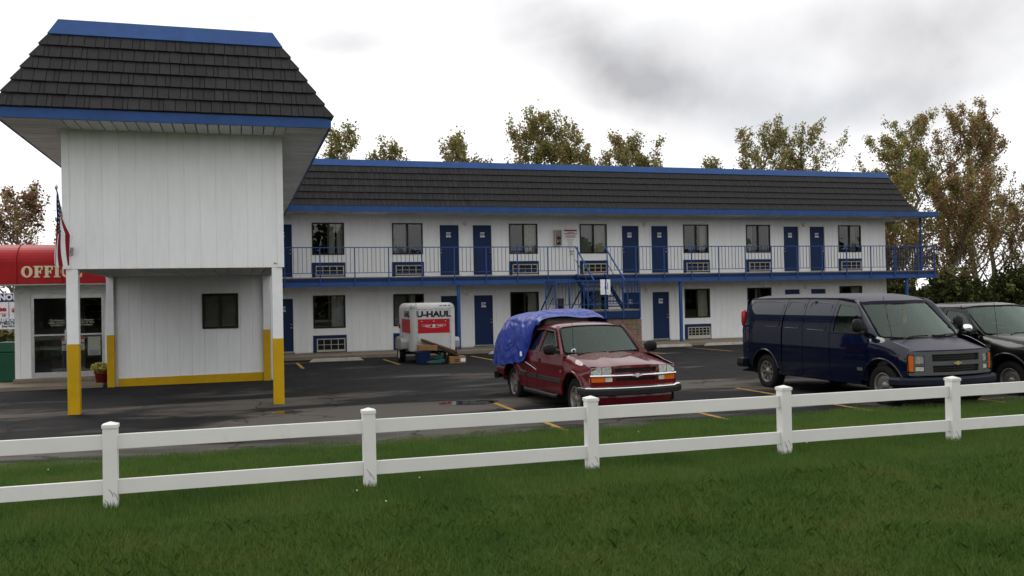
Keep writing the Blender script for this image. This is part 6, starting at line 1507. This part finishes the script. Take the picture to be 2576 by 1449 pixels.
def poplar(x, y, h, rad, label, seed, mats=('leafg', 'leafo', 'leafb'), wts=(.4, .4, .2), size=.135, per=24, nl=26, z_lo=0., base=.16, group='poplar trees behind the motel', sway=.1):
    r = np.random.default_rng(seed); t = thing('poplar_tree', (x, y, -.3), label, 'tree', group)
    P = [Vector((x + r.normal() * .06 * i + sway * rad * (i / 10) ** 2, y + r.normal() * .06 * i, -.3 + (h * .97 + .3) * i / 10)) for i in range(11)]
    q = MB(); q.tube(P, 1, 8, radii=[.19 * (1 - .93 * i / 10) * h / 13 + .012 for i in range(11)]); limbs = []
    for k in range(nl):
        f = base + (.95 - base) * (k + r.uniform(0, 1)) / nl; i = min(9, int(f * 10)); p = P[i].lerp(P[i + 1], f * 10 - i)
        az = r.uniform(0, 2 * math.pi); reach = rad * (1.0 - .62 * max(0, f - .35) / .65) * r.uniform(.55, 1.1); rise = reach * r.uniform(1.0, 2.1)
        rise = min(rise, h * 1.03 - p.z)
        L = [p]
        for j in range(1, 8):
            u = j / 7; L.append(p + Vector((math.cos(az) * reach * u ** .85, math.sin(az) * reach * u ** .85, rise * u ** 1.15)) + Vector(r.normal(size=3) * .07))
        q.tube(L, 1, 5, radii=[(.055 * (1 - f) + .02) * (1 - .85 * u / 7) for u in range(8)]); limbs.append(L)
        for _ in range(2):
            j = r.integers(3, 7); az2 = az + r.normal() * .9; rl = reach * r.uniform(.25, .5); M_ = [L[j] + Vector((math.cos(az2) * rl * u / 4, math.sin(az2) * rl * u / 4, rl * 1.3 * u / 4)) + Vector(r.normal(size=3) * .04) for u in range(5)]
            q.tube(M_, 1, 4, radii=[.016, .013, .01, .008, .005]); limbs.append(M_)
    limbs.append(P[6:])
    q.build('trunk', 'bark', t)
    C, K = crown(limbs, r, per, size, .19, z_lo)
    rm = np.random.default_rng(seed + 5); tab = rm.choice(len(mats), 1000, p=wts); mi = np.where(r.uniform(size=len(C)) < .75, tab[K], r.choice(len(mats), len(C), p=wts))
    V = leaf_quads(C - np.array(org(t)), size, r)
    np_mesh('crown', V, 4, mats, mi, t)
    return t
def shrub(x, y, z, rx, ry, rz, label, seed, mats=('leafd', 'leafg'), wts=(.85, .15), n=9500, size=.22, group='dark bushes beyond the motel'):
    r = np.random.default_rng(seed); t = thing('bush', (x, y, z), label, 'bush', group); q = MB(); limbs = []
    for k in range(9):
        az = r.uniform(0, 6.3); e = Vector((x + math.cos(az) * rx * .7, y + math.sin(az) * ry * .7, z + rz * r.uniform(.7, 1.6))); q.cyl((x + r.normal() * .2, y + r.normal() * .2, z - .1), e, .05, .012, 5)
    q.build('stem', 'bark', t)
    nc = n // 26; d = r.normal(size=(nc, 3)); d /= np.linalg.norm(d, axis=1)[:, None]; d *= (r.uniform(.45, 1.0, nc) ** .5)[:, None]; d[:, 2] = np.abs(d[:, 2]) * 1.0
    c = d * np.array([rx, ry, rz * 1.6]) + np.array([x, y, z]); c[:, 2] += .25 * r.normal(size=nc)
    C = np.repeat(c, 26, 0) + r.normal(size=(nc * 26, 3)) * .20; mi = np.repeat(r.choice(len(mats), nc, p=wts), 26)
    C[:, 2] = np.maximum(C[:, 2], z + .03)
    np_mesh('foliage', leaf_quads(C - np.array(org(t)), size, r), 4, mats, mi, t)
# tops read off the photograph: (x, y, height, radius, label)
PT = [(5.6, 51, 11.4, 1.9, 'tree showing just right of the office eave above the motel roof'), (8.4, 51, 10.6, 1.6, 'low rounded treetop right of the office eave tree'),
      (12.4, 51, 11.7, 1.4, 'narrow treetop standing alone over the left half of the motel roof'), (13.9, 51, 10.3, .8, 'tiny treetop tip beside the narrow lone treetop'),
      (16.2, 51, 12.2, 1.9, 'left part of the broad treetop group over the middle of the motel roof'), (18.6, 51, 12.9, 2.0, 'tallest treetop of the group over the middle of the motel roof'), (20.2, 52, 11.9, 1.9, 'right shoulder of the broad treetop group over the motel roof'),
      (22.7, 51, 11.8, 1.6, 'pointed treetop right of the broad group over the motel roof'), (25.4, 51, 11.0, 1.7, 'low double treetop right of the pointed one'), (29.1, 51, 10.7, 1.0, 'sparse little treetop over the right half of the motel roof'),
      (32.9, 51, 12.5, 2.2, 'dense dark treetop over the right half of the motel roof'), (36.5, 51, 12.2, 2.4, 'broad brownish treetop near the right end of the roof ridge')]
for i, (x, y, h, rd_, lb) in enumerate(PT): poplar(x, y, h, rd_ * 1.12, lb, 100 + i, z_lo=5.2, per=15, nl=36, base=.42, wts=(.45, .40, .15), sway=-.1)
poplar(41.2, 50, 12.1, 2.2, 'dark green tree close behind the right end of the motel roof', 201, wts=(.45, .40, .15), per=22, nl=40)
poplar(44.2, 51, 14.2, 2.3, 'green-topped tall tree between the motel end and the biggest tree', 202, wts=(.45, .35, .20), per=18, nl=38)
poplar(47.0, 51, 14.5, 2.3, 'left stem of the tallest brown-leaved trees at the right', 203, wts=(.12, .38, .50), per=17, nl=44)
poplar(49.2, 51, 14.7, 2.5, 'tallest brown-leaved tree at the right of the motel', 204, wts=(.12, .38, .50), per=18, nl=46)
poplar(51.4, 51.5, 13.4, 2.2, 'thin brown-leaved tree right of the tallest tree', 205, wts=(.1, .3, .6), per=12, nl=34)
poplar(54.4, 51, 9.0, 2.6, 'low sparse tree leaning at the right frame edge', 206, wts=(.15, .45, .40), per=24, nl=30)
poplar(43.0, 46.0, 8.5, 2.2, 'short brown tree seen through the balcony rail end', 207, wts=(.2, .3, .5), per=24, nl=34, base=.1)
poplar(38.6, 46.5, 9.0, 2.0, 'slender tree just past the end wall of the motel', 208, wts=(.3, .4, .3), per=30, nl=30, base=.1)
poplar(-10.6, 50, 7.5, 2.3, 'reddish-leaved tree above the red awning at the left', 210, mats=('leafr', 'leafo', 'leafd'), wts=(.6, .28, .12), per=15, nl=34, base=.2, group='trees left of the office')
poplar(-14.6, 53, 6.2, 2.2, 'second reddish tree at the left frame edge', 211, mats=('leafr', 'leafo', 'leafd'), wts=(.5, .3, .2), per=14, nl=28, base=.2, group='trees left of the office')
SH = [(33.5, 43, 1.6, 1.5, 1.35), (36.5, 44, 1.9, 1.6, 1.6), (39.5, 43, 1.9, 1.6, 1.75), (42.5, 44.5, 2.0, 1.6, 1.7), (45.6, 44, 2.0, 1.7, 1.85), (48.6, 45, 2.0, 1.7, 2.1), (51.4, 45, 2.2, 1.7, 2.75), (54.8, 46, 2.4, 1.8, 3.0), (38.5, 47, 2.6, 1.4, 1.9), (43.8, 47.5, 2.8, 1.4, 2.0), (49.5, 48, 2.8, 1.4, 2.2)]
lab = ['dark bush closest to the motel end wall', 'second dark bush beyond the motel end', 'dark bush behind the far balcony corner', 'dark bush under the balcony end and tall trees', 'dark bush behind the navy van roof', 'dark bush above the black pickup roof', 'taller dark bush above the black pickup windshield', 'tallest dark evergreen bush at the right frame edge', 'back row bush just past the motel end wall', 'back row bush between the tall tree trunks', 'back row bush at the foot of the tallest tree']
for i, (x, y, rx, ry, rz) in enumerate(SH): shrub(x, y, -.3, rx, ry, rz, lab[i], 300 + i)
for i, (x, y, rx, rz, lb) in enumerate(((-9.5, 40, 2.2, .9, 'brown-green brush below the price sign'), (-13, 42, 2.4, 1.0, 'brown-green brush at the left edge behind the litter bin'), (-7, 46, 2.0, 1.2, 'brush behind the price sign'))):
    shrub(x, y, -.3, rx, 1.4, rz, lb, 340 + i, mats=('leafo', 'leafd'), wts=(.5, .5), n=3000, group='brush left of the office')

# ------------------------------------------------------------------ grass
def grassmat():
    m = bpy.data.materials.new('grass_blade'); m.use_nodes = True; t = m.node_tree; nd = t.nodes; lk = t.links; nd.clear()
    o = nd.new('ShaderNodeOutputMaterial'); mx = nd.new('ShaderNodeMixShader'); d = nd.new('ShaderNodeBsdfPrincipled'); tl = nd.new('ShaderNodeBsdfTranslucent'); d.inputs['Roughness'].default_value = .6; d.inputs['Specular IOR Level'].default_value = .25
    g = nd.new('ShaderNodeNewGeometry'); n = nd.new('ShaderNodeTexNoise'); n.inputs['Scale'].default_value = .9; n.inputs['Detail'].default_value = 5; n.inputs['Roughness'].default_value = .6; lk.new(g.outputs['Position'], n.inputs[0])
    a = nd.new('ShaderNodeMath'); a.operation = 'MULTIPLY_ADD'; lk.new(g.outputs['Random Per Island'], a.inputs[0]); a.inputs[1].default_value = .36; lk.new(n.outputs['Fac'], a.inputs[2])
    cr = nd.new('ShaderNodeValToRGB'); e = cr.color_ramp.elements; lk.new(a.outputs[0], cr.inputs[0])
    e[0].position = .36; e[0].color = (.044, .094, .016, 1); e[1].position = 1.08; e[1].color = (.15, .125, .045, 1)
    for p, c in ((.62, (.074, .142, .025, 1)), (.80, (.098, .165, .030, 1)), (.91, (.13, .175, .038, 1))): x = e.new(p); x.color = c
    lk.new(cr.outputs[0], d.inputs['Base Color']); lk.new(cr.outputs[0], tl.inputs[0]); mx.inputs[0].default_value = .35
    lk.new(d.outputs[0], mx.inputs[1]); lk.new(tl.outputs[0], mx.inputs[2]); lk.new(mx.outputs[0], o.inputs[0])
    return m
MT['grass'] = grassmat()
def lawnz_np(x, y):
    t = np.clip((13.05 - y) / 3.2, 0, 1); z = .10 * (t * t * (3 - 2 * t)) + .02 * t + np.where(y < 9, .012 * (9 - y), 0)
    return z - .02
def blades(n, y0, y1, hmul, wmul, seg):
    y = y0 + (y1 - y0) * rng.uniform(size=n); u = rng.uniform(size=n)
    # stay inside the view wedge, with a margin for a step to the side
    cx = y * .3036; lo = cx - y * .66 - 1.4; hi = cx + y * .70 + 1.4
    x = lo + (hi - lo) * u
    if y1 > 12.5:
        edge = 13.0 + .10 * np.sin(x * 2.1) + .07 * np.sin(x * 5.7 + 1) + .06 * np.sin(x * 13.3); k = y < edge; x, y = x[k], y[k]; n = len(x)
    bad = (np.abs(((x + 1.171 + 1.22) % 2.44) - 1.22) < .067) & (np.abs(y - 9.317) < .067); x, y = x[~bad], y[~bad]; n = len(x)
    patch = .5 + .5 * np.sin(x * 1.7 + np.sin(y * 1.3) * 2) * np.sin(y * 2.3 + np.cos(x * .9) * 2)
    h = hmul * (.055 + .05 * rng.uniform(size=n) ** 1.5) * (.75 + .5 * patch); tall = rng.uniform(size=n) < .012; h = np.where(tall, h * 1.7, h)
    w = wmul * rng.uniform(.0035, .0062, n); az = rng.uniform(0, 2 * np.pi, n); lean = h * np.abs(rng.normal(.35, .35, n)); la = rng.uniform(0, 2 * np.pi, n)
    z = lawnz_np(x, y) - .012; P = np.stack([x, y, z], 1)
    W = np.stack([np.cos(az) * w, np.sin(az) * w, 0 * w], 1) * .5; D = np.stack([np.cos(la) * lean, np.sin(la) * lean, 0 * lean], 1); U = np.stack([0 * h, 0 * h, h], 1)
    if seg == 1: return np.stack([P - W, P + W, P + D * .8 + U], 1).reshape(-1, 3), 3
    mid = P + D * .28 + U * .58; tip = P + D + U * .93
    return np.stack([P - W, P + W, mid + W * .75, tip, mid - W * .75], 1).reshape(-1, 3), 5
va, na = blades(300000, 3.6, 8.2, .95, 1.1, 2); vb, nb = blades(330000, 8.2, 13.2, .95, 1.7, 1)
o1 = np_mesh('grass', va, na, ['grass']); tag(o1, 'mown green lawn grass in the foreground', 'grass', kind='stuff')
o2 = np_mesh('grass', vb, nb, ['grass']); tag(o2, 'green grass round the fence and along the car park edge', 'grass', kind='stuff')
# clover heads
rc = np.random.default_rng(77); q = MB()
for _ in range(8):
    y = rc.uniform(7.5, 12.8); x = .3036 * y + y * rc.uniform(-.6, .65); c = (x, y, float(lawnz_np(np.array(x), np.array(y))) + .075); q.lathe([(.001, -.006), (.007, -.003), (.008, .003), (.001, .007)], c, 'z', 5)
tag(q.build('clover_flowers', 'sheet'), 'scattered tiny white clover flowers in the lawn', 'flowers', kind='stuff')

# far wood across the road behind the viewer (it shows in the window panes and paintwork)
rw = np.random.default_rng(9); nc = 2600
cx = rw.uniform(-110, 140, nc); hh = 8.2 + 1.8 * np.sin(cx * .13) + 1.3 * np.sin(cx * .41 + 1) + rw.normal(size=nc) * .5
c = np.stack([cx, -62 + rw.uniform(-3, 3, nc), rw.uniform(0, 1, nc) ** .7 * hh], 1)
C = np.repeat(c, 22, 0) + rw.normal(size=(nc * 22, 3)) * 1.0; C[:, 2] = np.maximum(C[:, 2], -.2)
wood = np_mesh('wood', leaf_quads(C, 1.1, rw), 4, ['leafd', 'leafg'], np.repeat(rw.choice(2, nc, p=(.75, .25)), 22)); tag(wood, 'dark wood across the road behind the viewer', 'wood', kind='stuff')
